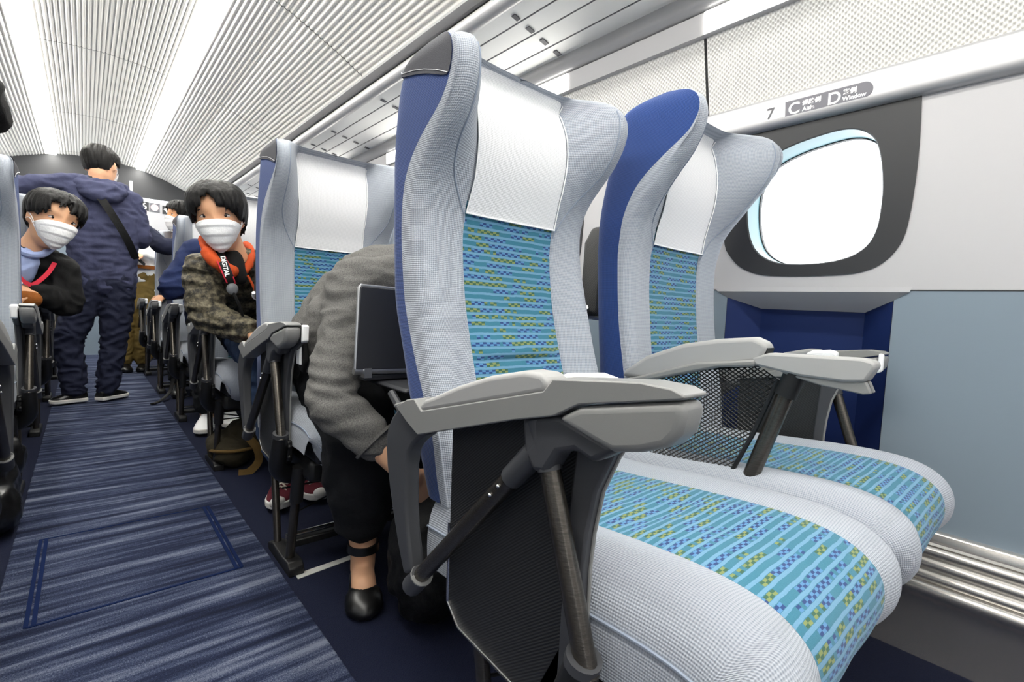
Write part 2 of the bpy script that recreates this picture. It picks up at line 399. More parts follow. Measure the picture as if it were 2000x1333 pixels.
def wall_side(side):
    right = side == 'right'; CUR['mirror'] = not right
    wc, wz = .455, .315; A = [2*math.pi*k/96+.0123 for k in range(96)]
    for z_, y_ in ((.525, .717), (.525, -.25), (.083, .717), (.083, -.25)):
        A.append(math.atan2(z_-wz, y_-wc) % (2*math.pi))
    for y_ in (.700, .251): A.append(math.atan2(.515-wz, y_-wc) % (2*math.pi))
    A.sort()
    up = MB(); low = MB(); nic = MB(); led = MB()
    root = None
    ks = range(-2, 7)
    for k in ks:
        d = PITCH*k
        rect = [ray_rect(wc, wz, a, -.25, .717, .083, .525) for a in A]
        dk = [ray_poly(wc, wz, a, DARK) for a in A]; wn = [ray_poly(wc, wz, a, WIN) for a in A]
        sh = lambda L: [(p[0]+d, p[1]) for p in L]
        ring(up, sh(rect), WX, sh(dk), WX)
        # lower wall with a recessed niche
        for a, b in ((-.25, .265), (.653, .717)):
            low.grid([[(WX, y+d, .083), (WX, y+d, -.45)] for y in (a, b)], flip=True)
        low.grid([[(WX, .653+d, .060), (WX, .653+d, .083)], [(WX, .653+d, .060), (WX, .653+d, .083)]])
        ny = (.266, .335, .585, .652)
        zt = (.058, .030, .032, .060); nx = (WX, WX+.075, WX+.075, WX)
        nic.grid([[(nx[i], ny[i]+d, zt[i]), (nx[i], ny[i]+d, -.60)] for i in range(4)], flip=True)
        led.grid([[(nx[i], ny[i]+d, zt[i]+.0005) for i in range(4)], [(WX-.004, (.238, .335, .585, .682)[i]+d, .078) for i in range(4)]])
        led.grid([[(WX-.004, (.238, .335, .585, .682)[i]+d, .078) for i in range(4)], [(WX-.003, (.233, .335, .585, .690)[i]+d, .090) for i in range(4)]])
        if k in (-1, 0, 1, 2):
            w = MB(); n = len(A)
            ring(w, sh(dk), WX, sh(dk), WX-.003); ring(w, sh(dk), WX-.003, sh(wn), WX-.002)
            fr = struct('window_%d' % (k+2 if right else k+12), w, MT['win'], angle=50)
            lip = lambda s: [(wc+(p[0]-wc)*s, wz+(p[1]-wz)*s) for p in wn]
            g0 = MB(); ring(g0, sh(wn), WX-.002, sh(lip(.985)), WX+.002)
            ring(g0, sh(lip(.985)), WX+.076, sh(lip(.970)), WX+.077); ring(g0, sh(lip(.970)), WX+.077, sh(lip(.970)), WX+.09)
            build('window_gasket', g0, MT['gasket'], fr)
            r = MB(); ring(r, sh(lip(.985)), WX+.002, sh(lip(.985)), WX+.076); build('window_reveal', r, MT['reveal'], fr)
            p = MB(); L = sh(lip(.975)); o = len(p.v); p.v += [(WX+.080, q[0], q[1]) for q in L]; p.f.append(tuple(range(o, o+len(L))))
            o = len(p.v); p.v += [(WX+.084, q[0], q[1]) for q in L]; p.f.append(tuple(reversed(range(o, o+len(L)))))
            build('window_pane', p, MT['glass'], fr)
        elif True:
            # rows out of sight: closed dark panel
            c = MB(); L = sh(dk); c.v += [(WX, q[0], q[1]) for q in L]; c.f.append(tuple(range(len(L))))
            struct('window_%d' % (k+2 if right else k+12), c, MT['win'])
    a, b = PITCH*ks[0]-.25, PITCH*ks[-1]+.717
    w = struct('wall_'+side, up, MT['wwhite'], angle=20)
    build('lower_panel', low, MT['lower'], w)
    build('niche', nic, MT['niche'], w, angle=10); build('ledge', led, MT['wwhite'], w, angle=50)
    # seam line and window rail
    r = MB(); r.box(WX-.001, WX+.001, a, b, .081, .0835); build('panel_joint', r, MT['dark'], w)
    rail = [(WX, .512), (WX-.010, .513), (WX-.020, .519), (WX-.024, .528), (WX-.022, .536), (WX-.022, .584), (WX-.020, .590), (WX-.008, .596), (WX, .596)]
    rm = MB().prism(rail, a, b, 'y'); struct('trim_%d' % (4 if right else 8), rm, MT['rail'], angle=50)['label'] = 'silver rail above the windows'
    # dimpled panel leaning inwards, in sections
    px = lambda z: WX-.004-(z-.592)*.235
    pm = MB()
    for k in range(-3, 7):
        y0, y1 = .749+PITCH*k-PITCH+.004, .749+PITCH*k-.004
        pm.grid([[(px(z), y0, z) for z in (.590, .66, .73, .805)], [(px(z), y1, z) for z in (.590, .66, .73, .805)]], flip=True)
    struct('trim_%d' % (5 if right else 9), pm, MT['tex'])['label'] = 'dimpled white panel above the rail'
    pb = MB().prism([(px(.59)+.005, .585), (px(.59)+.012, .585), (px(.81)+.012, .81), (px(.81)+.005, .81)], a, b, 'y')
    struct('trim_%d' % (6 if right else 10), pb, MT['dark'])['label'] = 'dark gap between the dimpled panels'
    # light band with the window lamps and the rounded cornice under the rack
    bz = [(px(.80)-.004, .800), (px(.80)-.016, .802), (WX-.072, .862), (WX-.064, .868), (px(.8)+.02, .868), (px(.8)+.02, .80)]
    bm_ = MB().prism(bz, a, b, 'y'); struct('trim_%d' % (7 if right else 11), bm_, MT['wwhite'], angle=30)['label'] = 'plain band below the luggage rack'
    for k in range(-1, 6):
        y0, y1 = (-.45+PITCH*k, .744+PITCH*k) if k == 0 and right else (.30+PITCH*k, .744+PITCH*k)
        if k == 0 and right: y0 = .02
        l = MB().prism([(px(.80)-.017, .8035), (px(.80)-.020, .8035), (WX-.0765, .8605), (WX-.073, .8605)], y0, y1, 'y')
        o = build('window_lamp', l, MT['wash'])
        tag(o, '%s lamp panel from the camera in the band above the %s windows' % (('rearmost, behind-camera', 'nearest', 'second', 'third', 'fourth', 'fifth', 'farthest')[k+1], side), 'lamp', 'lamp panels above the %s windows' % side)
    # luggage rack
    t = build('luggage_rack', MB().tube([(1.037, a, .995), (1.037, b, .995)], .027, 20), MT['rail'])
    tag(t, 'white slatted luggage rack running above the %s windows' % side, 'luggage rack')
    sl = MB()
    def zs(x): return .985-(x-1.06)*.20
    for x0, x1 in ((1.06, 1.118), (1.124, 1.186), (1.192, 1.262), (1.268, 1.325)):
        sl.prism([(x0, zs(x0)), (x1, zs(x1)), (x1, zs(x1)+.006), (x0, zs(x0)+.006)], a, b, 'y')
    build('shelf', sl, MT['shelf'], t)
    rd = MB()
    for x in (1.121, 1.189, 1.265): rd.tube([(x, a, zs(x)+.004), (x, b, zs(x)+.004)], .004, 8)
    build('rod', rd, MT['ink'], t)
    for y in [1.30+PITCH*k for k in range(-1, 6)]+[1.30-.34+PITCH*k for k in (2, 3, 4)]:
        for x0, x1 in ((1.085, 1.11), (1.15, 1.178), (1.218, 1.247), (1.288, 1.315)):
            br = MB().prism([(x0, zs(x0)-.001), (x1, zs(x1)-.001), (x1, zs(x1)-.004), (x0, zs(x0)-.004)], y-.009, y+.009, 'y')
            build('bracket', br, MT['ink'], t)
    cor = [(1.325, .935)]+[(1.345-.028*math.cos(q), .905-.034*math.sin(q)) for q in [i*math.pi/2/8-.5 for i in range(10)]]+[(1.37, .869), (1.40, .869), (1.40, .94)]
    cm = MB().prism(cor, a, b, 'y'); struct('trim_%d' % (12 if right else 13), cm, MT['rail'], angle=50)['label'] = 'rounded cornice below the luggage rack'
    # ceiling edge profile
    ce = MB().prism([(1.035, 1.088), (1.060, 1.076), (1.085, 1.085), (1.085, 1.12), (1.04, 1.11)], a, b, 'y')
    ce.prism([(1.075, 1.055), (1.10, 1.045), (1.12, 1.10), (1.09, 1.09)], a, b, 'y')
    struct('trim_%d' % (14 if right else 15), ce, MT['rail'], angle=30)['label'] = 'white edge profile of the ceiling'
    # closing panels behind the rack
    cl = MB().prism([(1.05, 1.12), (1.42, .98), (1.42, .86), (1.43, .86), (1.43, 1.0), (1.05, 1.14)], a, b, 'y')
    struct('trim_%d' % (16 if right else 17), cl, MT['wwhite'])['label'] = 'white panel behind the luggage rack'
    # heater at the foot of the wall
    hp = [(WX, -.443), (WX-.014, -.443), (WX-.018, -.447), (WX-.020, -.466), (WX-.026, -.470)]
    for i in range(3):
        z = -.472-i*.0245; x = WX-.028-.008*i
        hp += [(x+.006, z), (x-.004, z-.004), (x-.008, z-.011), (x-.006, z-.019), (x-.001, z-.0235)]
    hp += [(WX-.058, -.546), (WX-.064, -.554), (WX-.064, -.564), (WX-.054, -.576), (WX-.045, -.60), (WX-.045, -H), (WX, -H)]
    hm = MB().prism(hp, a, b, 'y'); struct('baseboard_'+side, hm, MT['alu'], angle=50)
    if right:
        # the backing that closes the wall behind the niche and windows up to the outside
        pass
    ow = MB()
    ow.grid([[(WX+.09, y, z) for z in (-.6, .10)] for y in (a, b)], flip=True)
    struct('trim_%d' % (18 if right else 19), ow, MT['dark'])['label'] = 'outer skin behind the wall panels'
    CUR['mirror'] = False
wall_side('right'); wall_side('left')
# seat number sign on the rail
sg = MB(); x = WX-.0225
pts = [(.5285, .569), (.5262, .5305)]+[(.3575-.0192*math.cos(q), .5487+.0192*math.sin(q)) for q in [-math.pi/2+math.pi*i/14 for i in range(15)]]
sg.prism(pts, x-.0006, x+.0004)
sign = build('seat_sign', sg, MT['plaque']); tag(sign, 'grey seat sign with white C and D lettering on the rail above the window', 'sign')
def put_text(name, body, size, y, z, mat, parent, bold=0, sx=1.0, xx=x-.0008):
    t = text_mesh(body, size, bold=bold)
    t.v = [(xx-v[2], y-v[0]*sx, z+v[1]) for v in t.v]
    return build(name, t, mat, parent, smooth=False)
put_text('letter', 'C', .040, .520, .5345, MT['paper'], sign, .0006)
put_text('lettering', '通路側', .0142, .4875, .5500, MT['paper'], sign, .0004)
put_text('lettering', 'Aisle', .0138, .4860, .5355, MT['paper'], sign, .0004)
put_text('letter', 'D', .040, .4315, .5345, MT['paper'], sign, .0006)
put_text('lettering', '窓側', .0142, .3985, .5500, MT['paper'], sign, .0004)
put_text('lettering', 'Window', .0135, .3990, .5355, MT['paper'], sign, .0004)
nb = MB().prism([(.592, .570), (.590, .530), (.5265, .530), (.5285, .570)], x-.0003, x+.0003)
num = build('row_sign', nb, MT['paper']); tag(num, 'white patch with the row number 7 beside the grey seat sign', 'sign')
put_text('number', '7', .040, .5735, .5355, MT['ink'], num, .0008, xx=x-.0006)
# front end of the car
e = MB(); L = [(CX+d, arch(d)-.002) for d in prof]
e.prism(L+[(CX+1.3, 1.07), (CX+1.3, 1.04), (CX-1.3, 1.04), (CX-1.3, 1.07)], Y1-.02, Y1+.02, 'y')
struct('wall_front', e, MT['endblack'])
e = MB(); e.box(CX-1.45, CX-.36, Y1-.01, Y1+.03, -H, 1.06); e.box(CX+.36, CX+1.45, Y1-.01, Y1+.03, -H, 1.0)
struct('wall_end', e, MT['endgrey'])
e = MB(); e.box(CX-.36, CX+.36, Y1+.005, Y1+.03, -H, 1.06); d1 = struct('door_1', e, MT['lower'])
build('door_frame', MB().box(CX+.335, CX+.36, Y1-.012, Y1+.005, -H, .97).box(CX-.36, CX-.335, Y1-.012, Y1+.005, -H, .97), MT['endgrey'], d1)
build('lamp_slot', MB().box(CX+.27, CX+.295, Y1-.026, Y1-.02, 1.06, 1.2), MT['paper'], d1)
g = MB().box(.555, .69, Y1-.03, Y1-.011, .475, .555); tag(build('wall_slot', g, MT['ink']), 'small dark recessed plate on the grey end wall', 'plate')
def end_sign(x0, x1, z0, z1, mat, label, body, mats, size, dx):
    x0 += .05; x1 += .05; z0 += .095; z1 += .095
    s = build('info_sign', MB().box(x0, x1, Y1-.016, Y1-.011, z0, z1), mat); tag(s, label, 'sign')
    if body:
        t = text_mesh(body, size, bold=.002); t.v = [(x0+dx+v[0], Y1-.0165-v[2], z0+.012+v[1]) for v in t.v]; build('number', t, mats, s, smooth=False)
    return s
end_sign(.425, .50, .81, .905, MT['endblack'], 'dark square sign with a white 6 on the end wall', '6', MT['paper'], .10, .008)
s = end_sign(.505, .60, .805, .90, MT['plaque'], 'dark sign with a pale round symbol beside the number 6', None, None, 0, 0)
build('symbol', MB().prism([(.603+.036*math.cos(a*math.pi/12), .948+.036*math.sin(a*math.pi/12)) for a in range(24)], Y1-.018, Y1-.016, 'y'), plain('pink_print', '#e3c4c4', .6), s)
s = end_sign(.625, .705, .795, .885, MT['endblack'], 'dark sign with a small white arrow-like symbol on the end wall', None, None, 0, 0)
build('symbol', MB().prism([(x_+.05, z_+.095) for x_, z_ in ((.665, .81), (.68, .838), (.695, .845), (.683, .862), (.665, .868), (.647, .862), (.635, .845), (.65, .838))], Y1-.018, Y1-.016, 'y'), MT['paper'], s)
s = end_sign(.706, .785, .785, .88, MT['red'], 'red square sign at the right of the end wall signs', None, None, 0, 0)
e = MB().box(CX-1.4, CX+1.4, Y0-.03, Y0, -H, 1.42); struct('wall_back', e, MT['endgrey'])
# white gap tape under the seat in front
tp = MB().prism([(.403, 1.265), (.56, 1.275), (.56, 1.255), (.403, 1.240)], -H, -H+.0015, 'z'); tag(build('floor_tape', tp, MT['tape']), 'short white tape strip on the navy floor beside the black shoe', 'tape')
# ---------------- seats ----------------
# z, rear y, navy/grey boundary y, front y of the side bolster, y of the middle panel
UPR = [(-.32, .690, .610, .575, .598), (-.20, .694, .616, .586, .606), (-.13, .700, .625, .600, .617), (-.035, .711, .645, .618, .630), (.05, .720, .655, .627, .640), (.13, .726, .661, .630, .643),
       (.20, .726, .655, .614, .632), (.235, .722, .643, .590, .622), (.27, .716, .624, .560, .614), (.295, .710, .600, .540, .611), (.325, .702, .560, .513, .611), (.36, .692, .508, .493, .614),
       (.395, .686, .489, .485, .621), (.42, .684, .493, .490, .630), (.436, .674, .508, .502, .634), (.447, .655, .530, .520, .625), (.454, .628, .560, .548, .605), (.457, .600, .578, .568, .590)]
REC = [(-.32, .640, .590, .560, .585), (-.267, .665, .611, .575, .605), (-.204, .695, .627, .595, .625), (-.147, .720, .657, .615, .642), (-.08, .744, .693, .638, .665), (0, .778, .728, .662, .690),
       (.08, .786, .742, .684, .703), (.12, .789, .746, .692, .706), (.163, .792, .747, .694, .703), (.20, .793, .741, .685, .692), (.231, .795, .726, .666, .683), (.26, .795, .700, .637, .678),
       (.283, .794, .667, .615, .676), (.305, .791, .634, .600, .677), (.333, .787, .617, .589, .681), (.357, .782, .610, .586, .690), (.380, .773, .612, .590, .702), (.398, .752, .626, .604, .710),
       (.410, .722, .645, .625, .700), (.416, .700, .665, .650, .690), (.418, .690, .678, .668, .684)]
PW = .108
def section(T, hw, z):
    """half outline of the backrest at height z, from the middle of the back round the side to the middle of the front"""
    rear, nb, bf, pat = table(T, z)
    zt = T[-1][0]; q = min(1, max(0, (z-(zt-.035))/.035)); hw = hw*(1-.10*q*q)
    sx, sy = hw-.034, bf+.004
    cut = max(0, min(1, (.25-z)/.1)) if z > .05 else 1
    mid = (bf+pat)/2
    return [(0, rear+.020), (hw*.6, rear+.018), (hw-.030, rear+.011), (hw-.007, rear-.003), (hw, rear-.021), (hw, nb), (hw-.001, nb*.45+bf*.55), (hw-.004, bf+.018), (hw-.013, bf+.005),
            (hw-.030, bf), (hw-.052, lerp(bf+.004, pat, .18)), (lerp(hw-.052, PW, .5), lerp(bf, pat, .62)), (PW+.004, pat-.005), (PW, pat), (PW*.5, pat+.004), (0, pat+.006)]
def surf(T, hw, z, s):
    P = section(T, hw, z); i = min(int(s), len(P)-2); t = s-i
    return (lerp(P[i][0], P[i+1][0], t), lerp(P[i][1], P[i+1][1], t), z)
def zlist(T, z0, z1, n=None):
    zs = sorted(set([r[0] for r in T if z0 < r[0] < z1]+[z0, z1]))
    out = []
    for a, b in zip(zs, zs[1:]):
        k = 2 if b-a > .03 else 1
        out += [a+(b-a)*i/k for i in range(k)]
    return out+[zs[-1]]
def strip_grid(T, hw, c, s_list, zs, off=0, mirror_x=False):
    """grid of backrest surface points; s from one side only (mirror_x flips it to the other side)"""
    G, U = [], []; vv = 0; last = None
    for z in zs:
        row, ur = [], []; uu = 0; lp = None
        for s in s_list:
            x, y, zz = surf(T, hw, z, s)
            if lp: uu += math.hypot(x-lp[0], y-lp[1])
            lp = (x, y)
            row.append((c+(-x if mirror_x else x), y, zz)); ur.append((uu, z))
        G.append(row); U.append(ur)
    return G, U
def backrest(seat, c, T, hw, cap_side, names):
    z0, zt = -.30, T[-1][0]
    zs = zlist(T, z0, zt)
    root_shell = MB()
    # back shell (navy): side boundary -> back middle -> other side boundary
    def full(sl):           # list of s on the left side, running towards the back, then mirrored
        G, U = [], []
        for z in zs:
            L = [surf(T, hw, z, s) for s in sl]; row = [(c-p[0], p[1], p[2]) for p in L]+[(c+p[0], p[1], p[2]) for p in reversed(L)]
            ur = []; uu = 0
            for i, p in enumerate(row):
                if i: uu += math.hypot(p[0]-row[i-1][0], p[1]-row[i-1][1])
                ur.append((uu, z))
            G.append(row); U.append(ur)
        return G, U
    back = full([5, 4.6, 4.2, 4, 3.5, 3, 2.5, 2, 1.5, 1, .5])
    root_shell.grid(*back)
    top = back[0][-1]
    br = build('backrest', root_shell, MT['navy'], seat, sub=1)
    # grey upholstery: both side bolsters with the head wings, and the closing crown
    g = MB()
    sl = [5, 5.5, 6, 6.6, 7, 7.5, 8, 8.5, 9, 9.5, 10, 10.5, 11, 11.5, 12, 12.6, 13]
    for m in (True, False):
        G, U = strip_grid(T, hw, c, sl, zs, 0, m); g.grid(G, U, flip=not m)
        G, U = strip_grid(T, hw, c, [12.6, 13, 13.5, 14, 14.5, 14.999], [z for z in zs if z > .175], 0, m); g.grid(G, U, flip=not m)
    fr = full([5, 6, 7, 8, 9, 10, 11, 12, 13, 14])
    crown = [fr[0][-1], [lerp(Vector(a), Vector(b), .5)+Vector((0, 0, .002)) for a, b in zip(fr[0][-1], [(p[0], p[1], p[2]) for p in full([5, 4.6, 4, 3.5, 3, 2.5, 2, 1.5, 1, .5])[0][-1]])], full([5, 4.6, 4, 3.5, 3, 2.5, 2, 1.5, 1, .5])[0][-1]]
    g.grid(crown, [[(p[0], p[1]) for p in r] for r in crown])
    build('upholstery', g, MT['grey'], br, sub=1)
    # woven middle panel with a lumbar crease
    pz = zlist(T, z0, .20)
    zc = -.092
    pz = sorted(set(pz+[zc-.03, zc-.016, zc-.008, zc-.003, zc, zc+.003, zc+.008, zc+.016, zc+.03]))
    G, U = [], []
    for z in pz:
        d = .007*math.exp(-((z-zc)/.006)**2)-.008*math.exp(-((z-zc-.012)/.03)**2)*(1 if z > zc else .75)
        row = []; ur = []
        for k in range(-6, 7):
            x = PW*k/6; s = 13+2*(1-abs(k)/6); p = surf(T, hw, z, min(s, 14.999)); e = 1-abs(k/6)**4
            row.append((c+x, p[1]+d*e-.003*e, z)); ur.append((x+c*7.3, z))
        G.append(row); U.append(ur)
    pm = MB(); pm.grid(G, U); build('middle_panel', pm, MT['pat'], br, angle=80)
    # piping along the inner edge of the head wings
    for sg_ in (-1, 1):
        path = []
        for i in range(21):
            t = i/20; z = lerp(zt-.03, .145, t); s = 9.3 if z > .27 else lerp(9.3, 12.4, ((.27-z)/.125)**1.4)
            p = surf(T, hw, z, s); path.append((c+sg_*p[0], p[1]-.0005, p[2]))
        build('piping', MB().tube(path, .0016, 6), MT['seam'], br)
    # headrest cover: front, over the top, down the back
    front = [z for z in zlist(T, .160, zt) if z <= zt-.004]
    cols = [k/7 for k in range(-7, 8)]
    prof_ = [(table(T, z)[3], z) for z in front]
    rear_top = table(T, zt-.03)[0]
    yb = prof_[-1][0]
    over = [(yb-.004, zt+.008), (yb+.012, zt+.013), ((yb+rear_top)/2+.01, zt+.013), (rear_top-.004, zt+.003), (rear_top+.024, zt-.03), (table(T, zt-.09)[0]+.026, zt-.09), (table(T, zt-.16)[0]+.026, zt-.16)]
    P = prof_+over; L = 0; G, U = [], []
    for i, (y, z) in enumerate(P):
        if i: L += math.hypot(y-P[i-1][0], z-P[i-1][1])
        off = -.006 if i < len(prof_) else 0
        w = PW+.004
        w = w*(1-.06*max(0, 1-abs(i-4)/6)) if i < len(prof_) else w
        G.append([(c+w*k, y+off+(.004-.004*abs(k)**2 if i < len(prof_) else 0), z-(.006*k*k if len(prof_)-2 <= i else 0)) for k in cols]); U.append([(PW*k, L) for k in cols])
    cv = MB(); cv.grid(G, U); build('headrest_cover', cv, MT['white'], br, solid=.003, sub=1)
    hem = MB()
    for a, b in ((G[0], G[0]),):
        hem.tube([(p[0], p[1]-.001, p[2]+.001) for p in a], .0018, 6)
    for k in (0, -1): hem.tube([(r[k][0], r[k][1]-(.001 if i < len(prof_) else -.001), r[k][2]) for i, r in enumerate(G[:len(prof_)])], .0012, 6)
    build('hem', hem, MT['paper'], br)
    # dark grip cap on the aisle corner of the aisle seat
    if cap_side:
        ss = [5, 4.75, 4.5, 4.25, 4, 3.75, 3.5, 3, 2.4, 1.8, 1.2]; G = []
        for j in range(8):
            row = []
            for i, s in enumerate(ss):
                zb = zt-(.088, .074, .062, .053, .047, .043, .041, .039, .039, .040, .043)[i]
                z = lerp(zb, zt-.001, j/7); p = Vector(surf(T, hw, z, s))
                d = Vector((p.x*.010, .0018 if s < 4 else 0, .001)); d.x = .0022 if s >= 3 else .0008
                p = p+d; row.append((c+cap_side*p.x, p.y, p.z))
            G.append(row)
        cp = MB(); cp.grid(G, flip=cap_side < 0); build('grip_cap', cp, MT['cap'], br, sub=1)
        st = MB().tube([(p[0]+cap_side*.0006, p[1], p[2]+.006) for p in G[0][:9]], .0006, 5); build('stitching', st, MT['white'], br)
    # folding tray housing on the back
    ty = table(T, .06)[0]
    if names != 'aisle_rec':
        tp_ = [(c-.19, .165), (c-.165, .205), (c+.165, .205), (c+.19, .165), (c+.195, -.01), (c-.195, -.01)]
        tm = MB(); o = len(tm.v)
        yb0, yb1 = ty-.01, ty+.055
        tm.prism(tp_, yb0, yb1, 'y'); tb = build('tray_table', tm, MT['dpanel'], br, bevel=.012, seg=3)
        lp = MB().tube(spline([(c-.199, yb1-.03, .012), (c-.17, yb1+.002, -.010), (c, yb1+.006, -.016), (c+.17, yb1+.002, -.010), (c+.199, yb1-.03, .012)], 6), .006, 8); build('tray_lip', lp, MT['paper'], tb)
    return br
def cushion(seat, c, hw=.222):
    # centre-line path of the top, from the back over the front lip to the underside
    path = spline([(.62, -.292, 0), (.50, -.285, 0), (.40, -.276, 0), (.30, -.268, 0), (.22, -.266, 0), (.165, -.275, 0), (.130, -.298, 0), (.118, -.330, 0), (.124, -.362, 0), (.150, -.392, 0), (.20, -.410, 0)], 4)
    nrm = []
    for i, p in enumerate(path):
        t = (path[min(i+1, len(path)-1)]-path[max(i-1, 0)]).normalized(); nrm.append(Vector((-t.y, t.x)) if False else Vector((t.y, -t.x)))
    # outward normal in (y,z): path runs towards -y, outward is up/forward
    def out(i):
        t = (path[min(i+1, len(path)-1)]-path[max(i-1, 0)]).normalized(); return Vector((t.y, -t.x, 0))
    prof = [(-1, -.105), (-1.005, -.075), (-.995, -.045), (-.965, -.020), (-.91, -.004), (-.83, .006), (-.72, .009), (-.62, .005), (-.555, .001), (-.53, 0)]
    side, mid = MB(), MB()
    for sg_ in (1, -1):
        G, U = [], []; vv = 0
        for i, p in enumerate(path):
            if i: vv += (p-path[i-1]).length
            o = out(i); row, ur = [], []; uu = 0; last = None
            for k, (a, h) in enumerate(prof):
                shrink = 1 if i < 26 else 1-.10*((i-26)/14)
                hh = h if h > -.03 else h*(1 if i < 22 else .72)
                q = (c+sg_*a*-1*-hw*-1 if False else c-sg_*(-a)*hw*shrink, p.x+o.x*hh, p.y+o.y*hh)
                if last: uu += math.dist(q, last)
                last = q; row.append(q); ur.append((uu, vv))
            G.append(row); U.append(ur)
        side.grid(G, U, flip=sg_ < 0)
    cu = build('seat_cushion', side, MT['grey'], seat, sub=1)
    G, U = [], []; vv = 0
    for i, p in enumerate(path):
        if i: vv += (p-path[i-1]).length
        o = out(i); row, ur = [], []
        dip = .006*math.exp(-((vv-.27)/.010)**2)
        for k in range(-8, 9):
            x = .53*hw*k/8; e = 1-abs(k/8)**3; h = .004*e-dip*e-.004*(1-abs(k)/8)
            shrink = 1 if i < 26 else 1-.10*((i-26)/14)
            row.append((c+x*shrink, p.x+o.x*h, p.y+o.y*h)); ur.append((x+.31, vv+.5))
        G.append(row); U.append(ur)
    mid.grid(G, U, flip=False); build('middle_panel', mid, MT['pat'], cu, angle=80)
    for sg_ in (-1, 1):
        pth = []
        for i, p in enumerate(path[:36]):
            o = out(i); shrink = 1 if i < 26 else 1-.10*((i-26)/14)
            hh = -.045 if i < 22 else lerp(-.045, -.012, min(1, (i-22)/10)); aa = .999 if i < 22 else lerp(.999, .945, min(1, (i-22)/10))
            pth.append((c+sg_*aa*hw*shrink, p.x+o.x*hh, p.y+o.y*hh))
        build('piping', MB().tube(pth, .0018, 6), MT['seam'], cu)
    # backing so that the cushion is closed underneath
    ub = MB().box(c-hw+.02, c+hw-.02, .17, .60, -.395, -.345); build('seat_pan', ub, MT['black'], cu, bevel=.01)
    return cu
def tube_part(name, path, r, mat, parent, n=14): return build(name, MB().tube(path, r, n), mat, parent)
def outer_arm(seat, fx, label=None):
    """armrest group on an outer side of the double seat; fx maps the aisle-side x to the side wanted"""
    wall = fx(0) > 1
    fy = lambda y: y if y > .6 or not wall else .6-(.6-y)*.84
    def P(poly, a, b):
        if wall and max(q[1] for q in poly) > -.14: poly = [(fy(q[0]), q[1]) for q in poly]
        return MB().prism(poly, *sorted((fx(a), fx(b))))
    body = [(.632, -.150), (.602, -.135), (.581, -.130), (.561, -.143), (.334, -.080), (.322, -.066), (.270, -.060), (.224, -.055), (.195, -.056), (.184, -.060), (.185, -.063), (.287, -.085), (.318, -.102), (.377, -.118), (.569, -.178), (.600, -.166)]
    ar = build('armrest', P(body, .338, .374), MT['silver'], seat, bevel=.003)
    near = CUR.get('near')
    pad = [(.574, -.142), (.560, -.128), (.538, -.120), (.482, -.097), (.423, -.077), (.365, -.0635), (.340, -.063), (.330, -.070), (.333, -.082), (.560, -.145)]
    build('arm_pad', P(pad, .340, .374), MT['pad'], ar, bevel=.009, seg=4)
    box = [(.316, -.104), (.287, -.087), (.185, -.0645), (.184, -.076), (.187, -.091), (.197, -.103), (.220, -.113), (.247, -.120), (.267, -.116)]
    build('tray_box', P(box, .338, .373), MT['silver'], ar, bevel=.007, seg=4)
    build('tray_latch', P([(.36, -.073), (.345, -.066), (.305, -.061), (.285, -.064), (.285, -.078), (.36, -.084)], .380, .402), MT['paper'], ar, bevel=.006, seg=3)
    if not near: build('tray_slot', P([(.56, -.16), (.37, -.10), (.20, -.070), (.19, -.098), (.25, -.125), (.40, -.135)], .376, .390), MT['silver'] if wall else MT['dgrey'], ar, bevel=.004)
    if not near: build('tray_end', P([(.196, -.060), (.186, -.062), (.186, -.098), (.196, -.104)], .376, .392), MT['paper'], ar, bevel=.003)
    build('rear_lip', P([(.652, -.156), (.648, -.150), (.60, -.134), (.598, -.140)], .344, .372), MT['silver'], ar, bevel=.002)
    neck = [(.372, -.115), (.318, -.102), (.266, -.114), (.246, -.119), (.275, -.138), (.296, -.132), (.318, -.140), (.334, -.165), (.352, -.168), (.366, -.150)]
    build('neck', P(neck, .346, .374), MT['dgrey'], ar, bevel=.006, seg=3)
    rb = [(.638, -.150), (.662, -.172), (.676, -.195), (.679, -.222), (.674, -.25), (.661, -.290), (.645, -.33), (.632, -.361), (.612, -.398), (.590, -.385), (.597, -.36), (.606, -.33), (.611, -.295), (.614, -.237), (.609, -.214), (.598, -.200), (.585, -.190), (.565, -.178), (.60, -.165)]
    build('rear_bracket', P(rb, .348, .372), MT['dgrey'], seat, bevel=.005, seg=3)
    X = fx(.360)
    st = tube_part('strut', [(X, .592, -.400), (X, .366, -.157)], .0115, MT['tube'], seat)
    build('strut_sleeve', MB().tube([(X, .606, -.416), (X, .580, -.388)], [.0155, .0155]), MT['dgrey'], st); build('strut_ring', MB().tube([(X, .5815, -.3895), (X, .580, -.3875)], .0166), MT['silver'], st)
    build('strut_sleeve', MB().tube([(X, .398, -.191), (X, .350, -.140)], [.0135, .0145]), MT['dgrey'], st)
    for q in (.30, .36):
        y, z = lerp(.592, .366, q+.46), lerp(-.400, -.157, q+.46); build('rivet', MB().ball((fx(.348), y, z), .0026, 8, 6), MT['chrome'], st)
    po = tube_part('pole', [(X, .352, -.128), (X, .275, -.350)], .0115, MT['tube'], seat)
    build('pole_sleeve', MB().tube([(X, .356, -.115), (X, .339, -.165)], [.0155, .0135]), MT['dgrey'], po)
    # side panel with a bright lower edge and the curved front frame
    pan = [(.543, -.150), (.538, -.412), (.510, -.436), (.397, -.445), (.330, -.42), (.318, -.30), (.322, -.24), (.318, -.18), (.322, -.108)]
    sp = build('side_panel', P(pan, .378, .386), MT['dpanel'], seat)
    build('panel_edge', MB().tube([(fx(.377), .541, -.30), (fx(.377), .538, -.412), (fx(.377), .510, -.436), (fx(.377), .397, -.446), (fx(.377), .33, -.422)], .0022, 8), MT['chrome'], sp)
